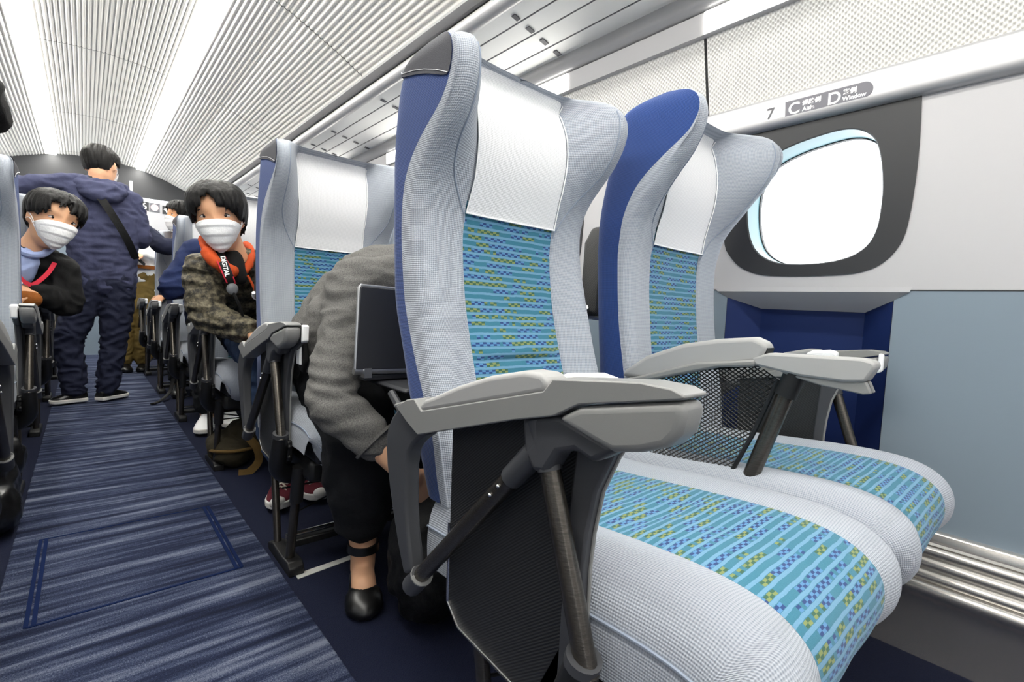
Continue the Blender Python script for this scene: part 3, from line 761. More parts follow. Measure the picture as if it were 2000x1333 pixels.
    ff = [(.318, -.125), (.262, -.117), (.274, -.137), (.292, -.178), (.300, -.224), (.303, -.263), (.302, -.40), (.330, -.40), (.328, -.26), (.324, -.19)]
    build('front_frame', P(ff, .376, .390), MT['dgrey'], sp, bevel=.003); build('frame_edge', MB().tube([(fx(.388), fy(y), z) for y, z in ((.262, -.118), (.274, -.138), (.291, -.178), (.299, -.224), (.302, -.263), (.301, -.40))], .0022, 8), MT['silver'], sp)
    # elbow joint under the cushion, two legs, foot
    el = spline([(fx(.360), .282, -.335), (fx(.360), .296, -.385), (fx(.366), .318, -.428), (fx(.392), .335, -.455), (fx(.44), .345, -.462), (fx(.52), .35, -.462)], 5)
    e = build('elbow_joint', MB().tube(el, [lerp(.0165, .026, min(1, i/14)) for i in range(len(el))], 16), MT['black'], seat)
    build('joint_ring', MB().tube([(fx(.360), .281, -.333), (fx(.360), .284, -.343)], .0185, 16), MT['dgrey'], e)
    for z in (-.372, -.398): build('screw', MB().ball((fx(.382), .285, z), .006, 8, 6), MT['black'], e)
    build('lug', P([(.29, -.36), (.33, -.355), (.36, -.42), (.33, -.44), (.29, -.41)], .378, .392), MT['black'], e, bevel=.003)
    build('leg', MB().tube([(fx(.405), .50, -.440), (fx(.402), .440, -.695)], .0105, 12), MT['tube'], seat)
    l2 = build('leg', MB().tube([(fx(.405), .285, -.440), (fx(.402), .335, -.695)], .0115, 12), MT['tube'], seat)
    build('leg_sleeve', MB().tube([(fx(.405), .280, -.425), (fx(.404), .296, -.52)], .0165, 12), MT['black'], l2)
    ft = build('foot', P([(.285, -H), (.285, -H+.022), (.30, -H+.034), (.35, -H+.030), (.43, -H+.034), (.475, -H+.022), (.475, -H)], .386, .424), MT['black'], seat, bevel=.003)
    return ar
def mid_arm(seat):
    pad = [(.619, -.134), (.612, -.120), (.562, -.084), (.484, -.053), (.415, -.038), (.352, -.030), (.336, -.036), (.326, -.045), (.333, -.060), (.340, -.073), (.411, -.087), (.50, -.110), (.560, -.132)]
    ar = build('armrest', MB().prism(pad, .862, .898), MT['pad'], seat, bevel=.010, seg=4)
    build('arm_flange', MB().prism([(.626, -.143), (.56, -.123), (.45, -.085), (.345, -.068), (.345, -.080), (.411, -.090), (.56, -.136), (.622, -.150)], .856, .902), MT['silver'], ar, bevel=.004)
    build('arm_front', MB().prism([(.352, -.066), (.325, -.055), (.196, -.050), (.180, -.053), (.176, -.060), (.187, -.084), (.215, -.088), (.276, -.087), (.345, -.078)], .860, .896), MT['pad'], ar, bevel=.004)
    w = MB()
    w.prism([(.315, -.080), (.276, -.087), (.187, -.084), (.1795, -.101), (.190, -.1035), (.246, -.098), (.295, -.088)], .864, .874)
    w.prism([(.315, -.080), (.276, -.087), (.187, -.084), (.1795, -.101), (.190, -.1035), (.246, -.098), (.295, -.088)], .884, .893)
    w.prism([(.315, -.081), (.246, -.098), (.205, -.1025), (.215, -.092), (.30, -.078)], .870, .888)
    build('arm_keel', w, MT['silver'], ar, bevel=.002)
    build('arm_gap', MB().prism([(.350, -.045), (.328, -.047), (.330, -.058), (.350, -.062)], .866, .894), MT['black'], ar)
    po = tube_part('pole', [(.88, .289, -.088), (.88, .352, -.30), (.88, .36, -.36)], .0135, MT['tube'], seat)
    build('pole_sleeve', MB().tube([(.88, .286, -.083), (.88, .300, -.124)], .0175, 14), MT['black'], po)
    # mesh pocket: two families of crossing threads clipped to the pocket outline
    poly = [(.552, -.120), (.347, -.080), (.312, -.098), (.385, -.292), (.548, -.292)]
    def clip(p, d):
        ts = []
        for a, b in zip(poly, poly[1:]+poly[:1]):
            e = (b[0]-a[0], b[1]-a[1]); den = d[0]*e[1]-d[1]*e[0]
            if abs(den) < 1e-9: continue
            t = ((a[0]-p[0])*e[1]-(a[1]-p[1])*e[0])/den; u = ((a[0]-p[0])*d[1]-(a[1]-p[1])*d[0])/den
            if 0 <= u <= 1: ts.append(t)
        return (min(ts), max(ts)) if len(ts) > 1 else None
    net = MB()
    for ang in (math.radians(32), math.radians(-38)):
        d = (math.cos(ang), math.sin(ang)); nrm = (-d[1], d[0])
        for k in range(-70, 71):
            p = (.45+nrm[0]*k*.0062, -.19+nrm[1]*k*.0062); q = clip(p, d)
            if q and q[1]-q[0] > .004:
                pts = []
                for i in range(9):
                    t = lerp(q[0], q[1], i/8); y, z = p[0]+d[0]*t, p[1]+d[1]*t; pts.append((.878+.010*math.sin(max(0, min(1, (z+.29)/.2))*math.pi), y, z))
                net.tube(pts, .0012, 4, caps=False)
    mp = build('mesh_pocket', net, MT['black'], seat, smooth=False)
    mp['kind'] = 'stuff'
    b = MB().tube([(.880, .312, -.098), (.882, .347, -.200), (.879, .385, -.294)], .004, 8).tube([(.88, .385, -.294), (.88, .548, -.292)], .004, 8).tube([(.88, .552, -.118), (.885, .347, -.080)], .002, 8)
    build('pocket_border', b, MT['black'], mp)
def double_seat(name, label, T1, T2, y, group=None, first=False):
    r = empty(name, .838, y+.40)
    tag(r, label, 'seat', group)
    backrest(r, .605, T1, .205, -1, 'aisle_rec' if first else 'aisle'); backrest(r, 1.085, T2, .205, 0, 'window')
    cushion(r, .612); cushion(r, 1.064)
    CUR['near'] = first; outer_arm(r, lambda x: x); CUR['near'] = False; outer_arm(r, lambda x: 1.676-x); mid_arm(r)
    ub = MB().box(.41, 1.265, .22, .58, -.455, -.398); build('underframe', ub, MT['black'], r, bevel=.012)
    build('crossbar', MB().tube([(.41, .395, -.655), (1.26, .395, -.655)], .0075, 10), MT['chrome'], r)
    build('crossbar', MB().box(.41, 1.26, .385, .412, -.690, -.668), MT['black'], r, bevel=.004)
    for k, (a, b) in enumerate((((.42, .50, -.52), (.85, .40, -.60)), ((.42, .40, -.60), (.85, .50, -.52)), ((.42, .47, -.545), (1.25, .47, -.545)))):
        build('basket_wire', MB().tube([a, b], .0028, 6), MT['black'], r)
    return r
GR, GL = 'double seats right of the aisle', 'double seats left of the aisle'
seat0 = double_seat('double_seat', 'empty double seat nearest the camera, blue check cushions and white headrest covers, by the window', REC, UPR, 0, GR, True)
protoR = None
def place_rows():
    global protoR
    labels = ['second double seat on the right of the aisle, where the woman in grey tweed sits', 'third double seat on the right, the camouflage-jacket man sits on it', 'fourth double seat on the right, behind the camouflage-jacket man', 'fifth double seat on the right of the aisle, second from the end wall', 'farthest double seat on the right of the aisle, nearest the end wall']
    protoR = double_seat('double_seat', labels[0], UPR, UPR, 0, GR)
    base = protoR.location.copy()
    for k in range(5):
        o = protoR if k == 0 else copy_tree(protoR)
        o.location = base+Vector((0, PITCH*(k+1)+.005, 0)); o['label'] = labels[k]
    labels = ['nearest double seat left of the aisle, cut off by the left picture edge', 'second double seat on the left, its grey backrest side tall at the left picture edge', 'third double seat on the left, the man in a black jacket leans out of it', 'fourth double seat left of the aisle, behind the standing man', 'farthest double seat left of the aisle by the end wall']
    CUR['mirror'] = True
    protoL = double_seat('double_seat', labels[0], UPR, UPR, 0, GL)
    CUR['mirror'] = False
    base = protoL.location.copy()
    for k in range(5):
        o = protoL if k == 0 else copy_tree(protoL)
        o.location = base+Vector((0, PITCH*(k+1)+.005, 0)); o['label'] = labels[k]
place_rows()
# ---------------- people ----------------
SKIN = {}
def skin(c):
    if c not in SKIN:
        n = NT('skin'); f = n.noise(n.pos(), 40, 3); a = lin(c); n.col(n.mix(f, tuple(x*.86 for x in a[:3])+(1,), a)); n.b.inputs['Subsurface Weight'].default_value = .08
        n.b.inputs['Subsurface Radius'].default_value = (.01, .004, .002); SKIN[c] = n.set(.55, 0, .35)
    return SKIN[c]
def hairmat():
    n = NT('black_hair'); x, y, z = n.sep(n.pos()); f = n.noise(n.comb(n.m('MULTIPLY', x, 1), n.m('MULTIPLY', y, 1), n.m('MULTIPLY', z, .25)), 190, 3, .7)
    n.col(n.mix(f, lin('#070707'), lin('#191716'))); n.bump(f, .6, .004); return n.set(.5, 0, .25)
MT.update(hair=hairmat(), mask=cloth('white_face_mask', '#eceded', '#f6f6f6', 60, .2, .8), navyj=cloth('navy_jacket_cloth', '#34374f', '#484b66', 14, .5), navyp=cloth('dark_navy_trousers', '#1c1f30', '#2a2e44', 12, .5),
 blackj=cloth('black_suit_cloth', '#101011', '#191919', 16, .4), shirt=cloth('pale_blue_shirt', '#98a9d6', '#aebce2', 20, .3), camo=camo('camouflage_quilting'), orange=cloth('orange_lining', '#b5441c', '#cc5526', 20, .3),
 denim=cloth('blue_denim', '#1c2940', '#364866', 18, .5), bluej=cloth('royal_navy_cloth', '#121c3c', '#1a2850', 14, .4), khaki=cloth('khaki_trousers', '#6e5a30', '#85703e', 16, .4), tweed=tweed('grey_tweed', '#26262a', '#868480'),
 blackt=cloth('black_trousers', '#0c0d10', '#16181c', 14, .5), leather=plain('black_leather', '#0c0c0d', .32, 0, .6, 30, .2), sole=plain('white_sole', '#dedbd6', .6), maroon=cloth('maroon_sneaker', '#4a1620', '#611d29', 40, .3),
 lace=plain('cream_lace', '#cfc6b8', .8), redl=cloth('red_lanyard', '#c02a3c', '#d0384a', 40, .2), olive=cloth('olive_canvas', '#262218', '#3a3426', 30, .4), tan=cloth('tan_webbing', '#5a4524', '#6d5630', 60, .3), brown=cloth('brown_leather', '#7a4418', '#96571f', 30, .4),
 eyew=plain('eye_white', '#d8d2cc', .3), iris=plain('dark_iris', '#140d0a', .15), lip=plain('dark_lash', '#1a1310', .7), bagb=cloth('black_nylon', '#0b0b0c', '#171718', 22, .5, .6), lapl=plain('graphite_laptop_shell', '#424347', .4, .3), lape=plain('silver_laptop_edge', '#b5b6b8', .3, .8))
def V3(*a): return Vector(a) if len(a) == 3 else Vector(a[0])
def organic(name, mb, mat, parent, voxel=.008, smooth=5, fold=None, extra=None):
    o = build(name, mb, mat, parent, smooth=False, fix=True)
    m = o.modifiers.new('r', 'REMESH'); m.mode = 'VOXEL'; m.voxel_size = voxel
    if smooth: q = o.modifiers.new('s', 'SMOOTH'); q.factor = .5; q.iterations = smooth
    dg = bpy.context.evaluated_depsgraph_get(); me = bpy.data.meshes.new_from_object(o.evaluated_get(dg))
    o.modifiers.clear(); old = o.data; o.data = me; bpy.data.meshes.remove(old); me.name = name
    if fold:
        N = [v.normal.copy() for v in me.vertices]
        for v, n in zip(me.vertices, N): v.co += n*fold(v.co, n)
    me.shade_smooth()
    if not me.materials: me.materials.append(mat)
    else: me.materials[0] = mat
    return o
def folds(amp, sx, sy, sz, seed=0):
    def f(p, n):
        q = Vector((p.x*sx+seed, p.y*sy, p.z*sz)); w = noise.noise(q*.5)*1.2
        a = noise.noise(q+Vector((w, w, w))); b = noise.noise(q*2.1+Vector((5, 1, 2)))
        return amp*((1-abs(a)*2.4)+.5*b-.35)
    return f
def limb(mb, pts, rad, n=16, dense=6):
    P = spline([tuple(p) for p in pts], dense); R = []
    m = len(pts)-1
    for i in range(len(P)):
        t = i/dense; k = min(int(t), m-1); R.append(lerp(rad[k], rad[k+1], t-k))
    mb.tube(P, R, n)
    for p, r in ((P[0], R[0]), (P[-1], R[-1])): mb.ball(p, r*.98, 14, 9)
    return mb
HW = [(-.118, .020), (-.108, .036), (-.085, .051), (-.05, .061), (-.02, .068), (.02, .073), (.05, .074), (.08, .066), (.10, .048), (.112, .026), (.118, .008)]
HF = [(-.118, .058), (-.108, .076), (-.085, .083), (-.05, .084), (-.02, .086), (.02, .088), (.05, .085), (.08, .071), (.10, .049), (.112, .026), (.118, .008)]
HB = [(-.118, .004), (-.108, .012), (-.085, .034), (-.05, .066), (-.02, .086), (.02, .098), (.05, .100), (.08, .087), (.10, .063), (.112, .034), (.118, .010)]
class Head:
    def __init__(s, c, F, U, k=1.0):
        s.c = V3(c); F = V3(F).normalized(); U = V3(U); U = (U-F*U.dot(F)).normalized(); s.R = Matrix((F.cross(U), F, U)).transposed(); s.k = k
    def w(s, p): return s.c+s.R @ (Vector(p)*s.k)
    def loc(s, phi, z, off=0, face=True):
        wv, f, b = table(HW, z)[0]+off, table(HF, z)[0]+off, table(HB, z)[0]+off
        cx, cy = math.sin(phi), math.cos(phi)
        if cy >= 0:
            e = .82; x = wv*math.copysign(abs(cx)**e, cx); y = f*abs(cy)**e
        else: x = wv*cx; y = b*cy
        if face and cy > 0:
            y += .020*math.exp(-(x/.011)**2-((z+.028)/.018)**2)+.010*math.exp(-(x/.009)**2-((z-.002)/.022)**2)
            y -= .008*(math.exp(-((x-.031)/.016)**2-((z-.008)/.012)**2)+math.exp(-((x+.031)/.016)**2-((z-.008)/.012)**2))
            y += .004*math.exp(-((abs(x)-.03)/.022)**2-((z-.030)/.010)**2)+.005*math.exp(-(x/.018)**2-((z+.066)/.012)**2)
        return (x, y, z)
    def add(s, mb, neck):
        zs = [-.117, -.112, -.104, -.095]+[-.085+.0098*i for i in range(19)]+[.098, .106, .112, .1165]
        G = [[s.w(s.loc(2*math.pi*j/40, z)) for j in range(40)] for z in zs]
        o = len(mb.v); mb.grid(G, cv=True, flip=True); n = len(zs)
        mb.f.append(tuple(o+j for j in range(40))); mb.f.append(tuple(o+(n-1)*40+j for j in reversed(range(40))))
        for sd in (-1, 1):
            mb.ball(s.w((sd*.073, -.010, -.005)), (.008*s.k, .017*s.k, .030*s.k), 12, 8, s.R)
        if neck is not None:
            a = s.w((0, -.022, -.055)); b = V3(neck); limb(mb, [a, lerp(a, b, .5), b], [.054*s.k, .052*s.k, .058*s.k])
    def face(s, parent, squint=1.0):
        for sd in (-1, 1):
            y0 = s.loc(math.asin(.45)*sd, .008)[1]
            b = build('eye', MB().ball(s.w((sd*.031, y0-.0015, .006)), (.0155*s.k, .006*s.k, .0062*squint*s.k), 16, 10, s.R), MT['eyew'], parent)
            build('iris', MB().ball(s.w((sd*.031, y0+.0032, .0062)), (.0066*s.k, .0022*s.k, .0058*squint*s.k), 12, 8, s.R), MT['iris'], b)
            lid = [s.w((sd*(  .031+.0165*t), y0+.004-.004*t*t, .006+(.0068*squint)*(1-t*t)+.0004)) for t in (-1, -.6, -.2, .2, .6, 1)]
            build('eyelid', MB().tube(lid, [.0008, .0014, .0016, .0016, .0014, .0008], 6), MT['lip'], b)
            br = [s.w((sd*(.031+.019*t), y0+.006-.006*max(0, t)**2, .026+.004*(1-(t-.1)**2))) for t in (-1, -.5, 0, .5, 1)]
            build('eyebrow', MB().tube(br, [.0018, .003, .0032, .0028, .0012], 6, sq=(1, .8)), MT['hair'], parent)
    def mask(s, parent):
        G = []
        for i in range(29):
            v = i/28; row = []
            for j in range(25):
                u = -1+2*j/24; ph = u*1.22
                z = lerp(-.004-.024*abs(u)**2, -.121+.028*abs(u)**2, v)
                p = s.loc(ph*(1-.1*v), max(z, -.116), .009, False)
                y = p[1]+.012*(1-abs(u)**2)*math.sin(math.pi*min(1, v*1.15+.12))+.0050*((v*3.6+.25) % 1)*(1-abs(u)**2)*(1 if .1 < v < .92 else .3)
                row.append(s.w((p[0]*(1-.26*v*v), y, z)))
            G.append(row)
        m = build('face_mask', MB().grid(G), MT['mask'], parent, solid=.002, angle=70)
        for sd, j in ((-1, 0), (1, 24)):
            for i in (2, 24):
                e = s.w((sd*.079, -.014, .010 if i == 2 else -.020)); a = G[i][j]; mid = s.w(tuple((x+y)/2 for x, y in zip((sd*.076, .02, -.012), (sd*.074, .02, -.03 if i > 9 else -.008))))
                build('ear_loop', MB().tube(spline([tuple(a), tuple(mid), tuple(e)], 4), .0016*s.k, 6), MT['mask'], m)
    def hair(s, parent, front=.050, side=-.03, back=-.075, thick=.014, fringe=(.035, .0), n=150, seed=1, vox=.0038, messy=1.0, part=None, temple=None):
        rnd = random.Random(seed); mb = MB()
        def line(ph):
            a = abs((ph+math.pi) % (2*math.pi)-math.pi); T = [(0, front), (.55, front-.004), (.95, front-.022 if temple is None else temple), (1.25, side), (1.5, side+.004), (1.75, side+.008), (2.0, back*.7), (2.5, back), (3.2, back)]
            z = table(T, a)[0]
            if part: z += part[1]*math.exp(-((ph-part[0])/part[2])**2)
            return z
        M = 48; top = .1165
        O, I = [], []
        for i in range(15):
            t = i/14; ro, ri = [], []
            for j in range(M):
                ph = 2*math.pi*j/M; z = lerp(line(ph), top, t**.8); th = thick*min(1, .35+t*2.2)*(1+.25*noise.noise(Vector((math.cos(ph)*3, math.sin(ph)*3, z*30+seed))))
                p = s.loc(ph, min(z, .1165), th, False); ro.append(s.w((p[0], p[1], z+thick*.9*max(0, t-.35)/.65)))
                p = s.loc(ph, min(z, .1165), -.004, False); ri.append(s.w((p[0], p[1], z)))
            O.append(ro); I.append(ri)
        G = list(reversed(I))+O
        o = len(mb.v); mb.grid(G, cv=True, flip=True); k = len(G)
        mb.f.append(tuple(o+j for j in range(M))); mb.f.append(tuple(o+(k-1)*M+j for j in reversed(range(M))))
        crown = Vector((.01, -.025, .118))
        for q in range(n):
            ph = rnd.uniform(-math.pi, math.pi); end = line(ph)-rnd.uniform(fringe[1], fringe[0])*(1 if abs(ph) < 1.3 else .5); pts = []; L = 9
            sw = rnd.uniform(-.25, .25)*messy; lift = rnd.uniform(.55, 1.25)*thick
            z0 = rnd.uniform(.085, .117)
            for i in range(L):
                t = i/(L-1); z = lerp(z0, end, t**1.25); p = Vector(s.loc(ph+sw*t, min(z, .1165), lift*(1-.35*t**3)+.004, False)); p.z = z+thick*.9*max(0, (z-.05)/.067)*.8
                pts.append(s.w(p))
            mb.tube(pts, [.0065*s.k*(1-.8*(i/(L-1))**2) for i in range(L)], 6)
        return organic('hair', mb, MT['hair'], parent, vox, 1)
def hand(mb, wrist, d, nrm, side=1, curl=.5, k=1.0):
    """palm, four unequal bent fingers and a thumb; d: direction of the hand, nrm: back-of-hand normal"""
    d = V3(d).normalized(); nrm = V3(nrm); nrm = (nrm-d*nrm.dot(d)).normalized(); x = d.cross(nrm)*side; w = V3(wrist)
    R = Matrix((x, d, nrm)).transposed()
    mb.ball(w+d*.048*k, (.040*k, .050*k, .015*k), 14, 10, R)
    for i, (o, L) in enumerate(((-.030, .060), (-.010, .074), (.010, .078), (.029, .070))):
        b = w+d*.086*k+x*o*k; pts = [b-d*.02*k]; p = b; ang = 0
        for j in range(4):
            pts.append(p); ang += curl*(.5 if j == 0 else .62); q = d*math.cos(ang)-nrm*math.sin(ang); p = p+q*L*k*(.42, .32, .26, 0)[j]
        mb.tube(pts, [.0095*k, .0095*k, .009*k, .0082*k, .0070*k][:len(pts)], 8); mb.ball(pts[-1], .0068*k, 8, 6)
    t0 = w+d*.022*k+x*.030*k; t1 = t0+(x*.75+d*.6-nrm*.2)*.036*k; t2 = t1+(x*.25+d*.9-nrm*.35)*.030*k
    mb.tube([w+d*.02*k+x*.012*k, t0, t1, t2], [.015*k, .0135*k, .0105*k, .0085*k], 8); mb.ball(t2, .0083*k, 8, 6)
def person(name, label, at, J, head, tone='#c08a66', top=None, bottom=None, shoe=None, sole=None, hair=None, mask=True, face=True, hands=None, fold=(.006, 16, 16, 22), vox=.008, pad=.014, sleeve=.96, group=None, shoes=True, hem=.0, tgrow=0, scale=1.0, tpad=.004, extra=()):
    """J: joint positions relative to eye level. One continuous body; clothing, hair and mask are its children."""
    r = empty(name, at[0], at[1]); tag(r, label, 'person', group)
    g = {k: V3(v) for k, v in J.items()}; body = MB(); k = scale
    def torso(mb, e, down=0):
        for a, b in (('hipL', 'shL'), ('hipR', 'shR')):
            c = lerp(g['hipL'], g['hipR'], .5); s_ = lerp(g['shL'], g['shR'], .5); m = lerp(g[a], g[b], .55); m = lerp(m, lerp(c, s_, .55), .25)
            limb(mb, [g[a]+(g[a]-m).normalized()*down, m, lerp(g[b], s_, .22)], [.092*k+e, .092*k+e, .060*k+e])
        c = lerp(g['hipL'], g['hipR'], .5); s_ = lerp(g['shL'], g['shR'], .5); m = g.get('chest', lerp(c, s_, .6))
        limb(mb, [c+(c-m).normalized()*down, m, lerp(m, g['neck'], .75)], [.098*k+e, .105*k+e, .070*k+e])
        limb(mb, [g['shL'], s_+(g['neck']-s_)*.35, g['shR']], [.052*k+e, .060*k+e, .052*k+e])
    def arm(mb, s, e, end=1.0):
        w = lerp(g['el'+s], g['wr'+s], end); limb(mb, [g['sh'+s], lerp(g['sh'+s], g['el'+s], .5), g['el'+s], lerp(g['el'+s], w, .5), w], [.052*k+e, .047*k+e, .040*k+e, .036*k+e, .027*k+e*1.1])
    def leg(mb, s, e, end=1.0):
        a = lerp(g['kn'+s], g['an'+s], end); limb(mb, [g['hip'+s], lerp(g['hip'+s], g['kn'+s], .5), g['kn'+s], lerp(g['kn'+s], a, .45), a], [.085*k+e, .072*k+e, .056*k+e, .050*k+e, .037*k+e*1.3])
    torso(body, -.004)
    for s in 'LR':
        arm(body, s, -.003); leg(body, s, -.003)
        hd = (hands or {}).get(s); shod = shoe or bottom == 'denim'
        d = (g['wr'+s]-g['el'+s]).normalized()
        dd, nn, cu = hd if hd else (d, Vector((0, 0, 1)), .5)
        hand(body, g['wr'+s]-V3(dd).normalized()*.012, dd, nn, 1 if s == 'R' else -1, cu, k)
        f = (g['to'+s]-g['an'+s]); f.z = 0; f = f.normalized(); h = Vector((g['an'+s].x, g['an'+s].y, g['to'+s].z+.03)); limb(body, [h-f*.03, h+f*.06, g['to'+s]+Vector((0, 0, .022))-f*.03], [(.018 if shod else .030)*k, (.018 if shod else .032)*k, (.012 if shod else .024)*k])
        limb(body, [g['an'+s], h-f*.015], [.034*k, .032*k])
    H_ = Head(*head) if head else None
    if H_: H_.add(body, g['neck'])
    b = organic('body', body, skin(tone), r, min(vox, .0065), 2)
    if top:
        mb = MB(); torso(mb, pad+tgrow, hem)
        for q in extra: limb(mb, *q)
        for s in 'LR': arm(mb, s, pad, sleeve)
        t = organic('jacket' if top != 'shirt' else 'shirt', mb, MT[top], r, vox, 6, folds(*fold))
    if bottom:
        mb = MB(); c = lerp(g['hipL'], g['hipR'], .5)
        for s in 'LR': leg(mb, s, pad+tpad, .93)
        limb(mb, [g['hipL'], c, g['hipR']], [.10*k+pad*.5]*3)
        organic('trousers', mb, MT[bottom], r, vox, 6, folds(fold[0]*1.1, 14, 14, 20, 3))
    if shoe:
        for s in 'LR': sneaker(r, g['an'+s], g['to'+s], MT[shoe], MT[sole] if sole else MT['sole'], k)
    if H_:
        if hair: H_.hair(r, **hair)
        if face: H_.face(r)
        if mask: H_.mask(r)
    return r, g, H_
def sneaker(parent, an, to, up, sole, k=1.0, name='shoe'):
    f = Vector((to.x-an.x, to.y-an.y, 0)).normalized(); sd = Vector((f.y, -f.x, 0)); z0 = to.z; o = Vector((an.x, an.y, z0))-f*.055; L = (Vector((to.x, to.y, z0))-o).length
    def ringp(t, h, sx):
        w = table([(0, .026), (.12, .034), (.35, .031), (.62, .043), (.82, .042), (.94, .030), (1, .012)], t)[0]*sx
        return w
    mb = MB(); G = []
    for i in range(13):
        t = i/12; w = ringp(t, 0, 1); hz = table([(0, .062), (.12, .078), (.32, .085), (.5, .066), (.75, .046), (.92, .036), (1, .022)], t)[0]; row = []
        for j in range(12):
            a = math.pi*j/11; row.append(o+f*L*t+sd*w*math.cos(a)+Vector((0, 0, .018+(hz-.018)*math.sin(a)**.7)))
        G.append(row)
    mb.grid(G); mb.f.append(tuple(range(12))); mb.f.append(tuple(12*12+j for j in reversed(range(12)))); mb.f += [(i*12, (i+1)*12, (i+1)*12+11, i*12+11) for i in range(12)]
    s = build(name, mb, up, parent, fix=True)
    sm = MB(); Ls = [o+f*(L+.004)*t-f*.002+sd*(ringp(t, 0, 1)+.003) for t in [i/14 for i in range(15)]]; Rs = [o+f*(L+.004)*t-f*.002-sd*(ringp(t, 0, 1)+.003) for t in [i/14 for i in range(15)]]
    sm.prism([(p.x, p.y) for p in Ls+Rs[::-1]], z0+.001, z0+.024, 'z'); build('sole', sm, sole, s, bevel=.004)
    return s, o, f, sd, L

# --- man standing in the aisle, seen from behind ---
J = dict(hipL=(.030, 3.96, .06), hipR=(.165, 3.96, .06), shL=(-.085, 3.93, .610), shR=(.235, 3.98, .575), chest=(.08, 3.95, .36), neck=(.070, 3.96, .66), elL=(-.31, 3.86, .545), wrL=(-.50, 3.72, .50), elR=(.285, 3.98, .335), wrR=(.20, 4.17, .30),
         knL=(-.075, 3.98, -.33), anL=(-.050, 3.99, -.640), toL=(-.165, 3.965, -.70), knR=(.138, 3.99, -.33), anR=(.100, 4.00, -.640), toR=(.20, 4.10, -.70))
r, g, Hd = person('person', 'standing man in a navy hooded jacket seen from behind, black strap across his back', (.09, 3.97), J, ((.083, 3.985, .752), (.40, .90, -.28), (-.02, .25, 1), 1.0), '#dfab88', 'navyj', 'navyp', 'leather', 'sole',
                  dict(front=.05, side=.015, back=-.05, thick=.010, fringe=(.01, 0), seed=3, n=120), fold=(.009, 10, 10, 20), vox=.008, pad=.012, hem=.02, scale=.86, tpad=.010)
hood = MB()
for k, (rr_, zz, yy) in enumerate(((.115, .648, 3.93), (.118, .618, 3.895), (.085, .578, 3.880))):
    limb(hood, [(.07-rr_*.95, yy+.05, zz+.01), (.07-rr_*.55, yy-.015, zz-.012), (.08, yy-.03, zz-.022), (.09+rr_*.55, yy-.01, zz-.018), (.09+rr_*.9, yy+.06, zz-.005)], [.028, .036, .040, .036, .026])
organic('hood', hood, MT['navyj'], r, .007, 5, folds(.008, 14, 14, 20, 5))
def ribbon(pts, w, t, nrm=(0, -1, 0)):
    P = spline([tuple(p) for p in pts], 6); n = V3(nrm).normalized(); mb = MB(); G = []
    for i, p in enumerate(P):
        d = (P[min(i+1, len(P)-1)]-P[max(i-1, 0)]).normalized(); s = d.cross(n).normalized(); q = n*t/2; G.append([p+s*w/2+q, p+s*w/2-q, p-s*w/2-q, p-s*w/2+q])
    mb.grid(G, cv=True); o = len(P)*4-4
    mb.f += [(0, 1, 2, 3), (o+3, o+2, o+1, o)]
    return mb
build('shoulder_strap', ribbon([(.02, 3.90, .665), (.045, 3.845, .60), (.10, 3.815, .50), (.155, 3.82, .40), (.205, 3.845, .30), (.245, 3.90, .20)], .040, .006, (0, -1, 0)), MT['bagb'], r, fix=True)
# --- man in the black jacket leaning out of the third left seat ---
J = dict(hipL=(-.35, 3.36, -.16), hipR=(-.47, 3.38, -.16), shL=(-.075, 2.965, .075), shR=(-.32, 2.98, .145), chest=(-.27, 3.15, .02), neck=(-.165, 2.955, .150), elL=(-.055, 2.94, -.075), wrL=(-.155, 2.86, -.020), elR=(-.40, 2.95, -.06), wrR=(-.30, 2.86, -.05),
         knL=(-.33, 2.96, -.20), anL=(-.33, 2.93, -.62), toL=(-.32, 2.80, -.70), knR=(-.47, 2.98, -.20), anR=(-.46, 2.95, -.62), toR=(-.46, 2.82, -.70))
r, g, Hd = person('person', 'masked man in a black jacket with red lanyard leaning into the aisle at the left', (-.36, 3.15), J, ((-.100, 2.90, .285), (.40, -.90, -.10), (.22, .02, 1), 1.02), '#e2ae88', 'blackj', 'blackt', 'leather', 'leather',
                  dict(front=.044, side=.008, temple=.016, back=-.05, thick=.014, fringe=(.026, -.012), seed=11, n=240, messy=1.3, part=(.30, .048, .42)), hands={'L': ((-.9, -.35, .1), (.2, -.4, .9), .7)}, fold=(.007, 14, 14, 16), vox=.007, pad=.013, sleeve=.93)
sh = MB(); limb(sh, [(-.235, 2.925, .0), (-.21, 2.905, .06), (-.185, 2.925, .115)], [.050, .055, .052]); organic('shirt', sh, MT['shirt'], r, .006, 3, folds(.004, 20, 20, 20))
cl = MB(); cl.tube(spline([(-.235, 2.97, .205), (-.225, 2.92, .175), (-.185, 2.875, .135), (-.135, 2.88, .140), (-.105, 2.93, .175)], 6), [.004]+[.014]*23+[.004], 8, sq=(1, .35)) if False else cl.tube(spline([(-.235, 2.97, .205), (-.225, 2.92, .175), (-.185, 2.872, .135), (-.135, 2.88, .135), (-.105, 2.93, .170)], 5), .014, 8)
build('collar', cl, MT['shirt'], r)
ln = build('lanyard', ribbon([(-.095, 2.885, .105), (-.115, 2.858, .06), (-.145, 2.845, .02), (-.165, 2.842, .005)], .016, .003, (0, -1, .2)), MT['redl'], r, fix=True)
build('lanyard', ribbon([(-.215, 2.862, .06), (-.19, 2.848, .02), (-.165, 2.84, .004)], .016, .003, (0, -1, .2)), MT['redl'], r, fix=True)
build('cuff', MB().tube([(-.132, 2.873, -.030), (-.142, 2.866, -.024)], .033, 18), MT['shirt'], r)
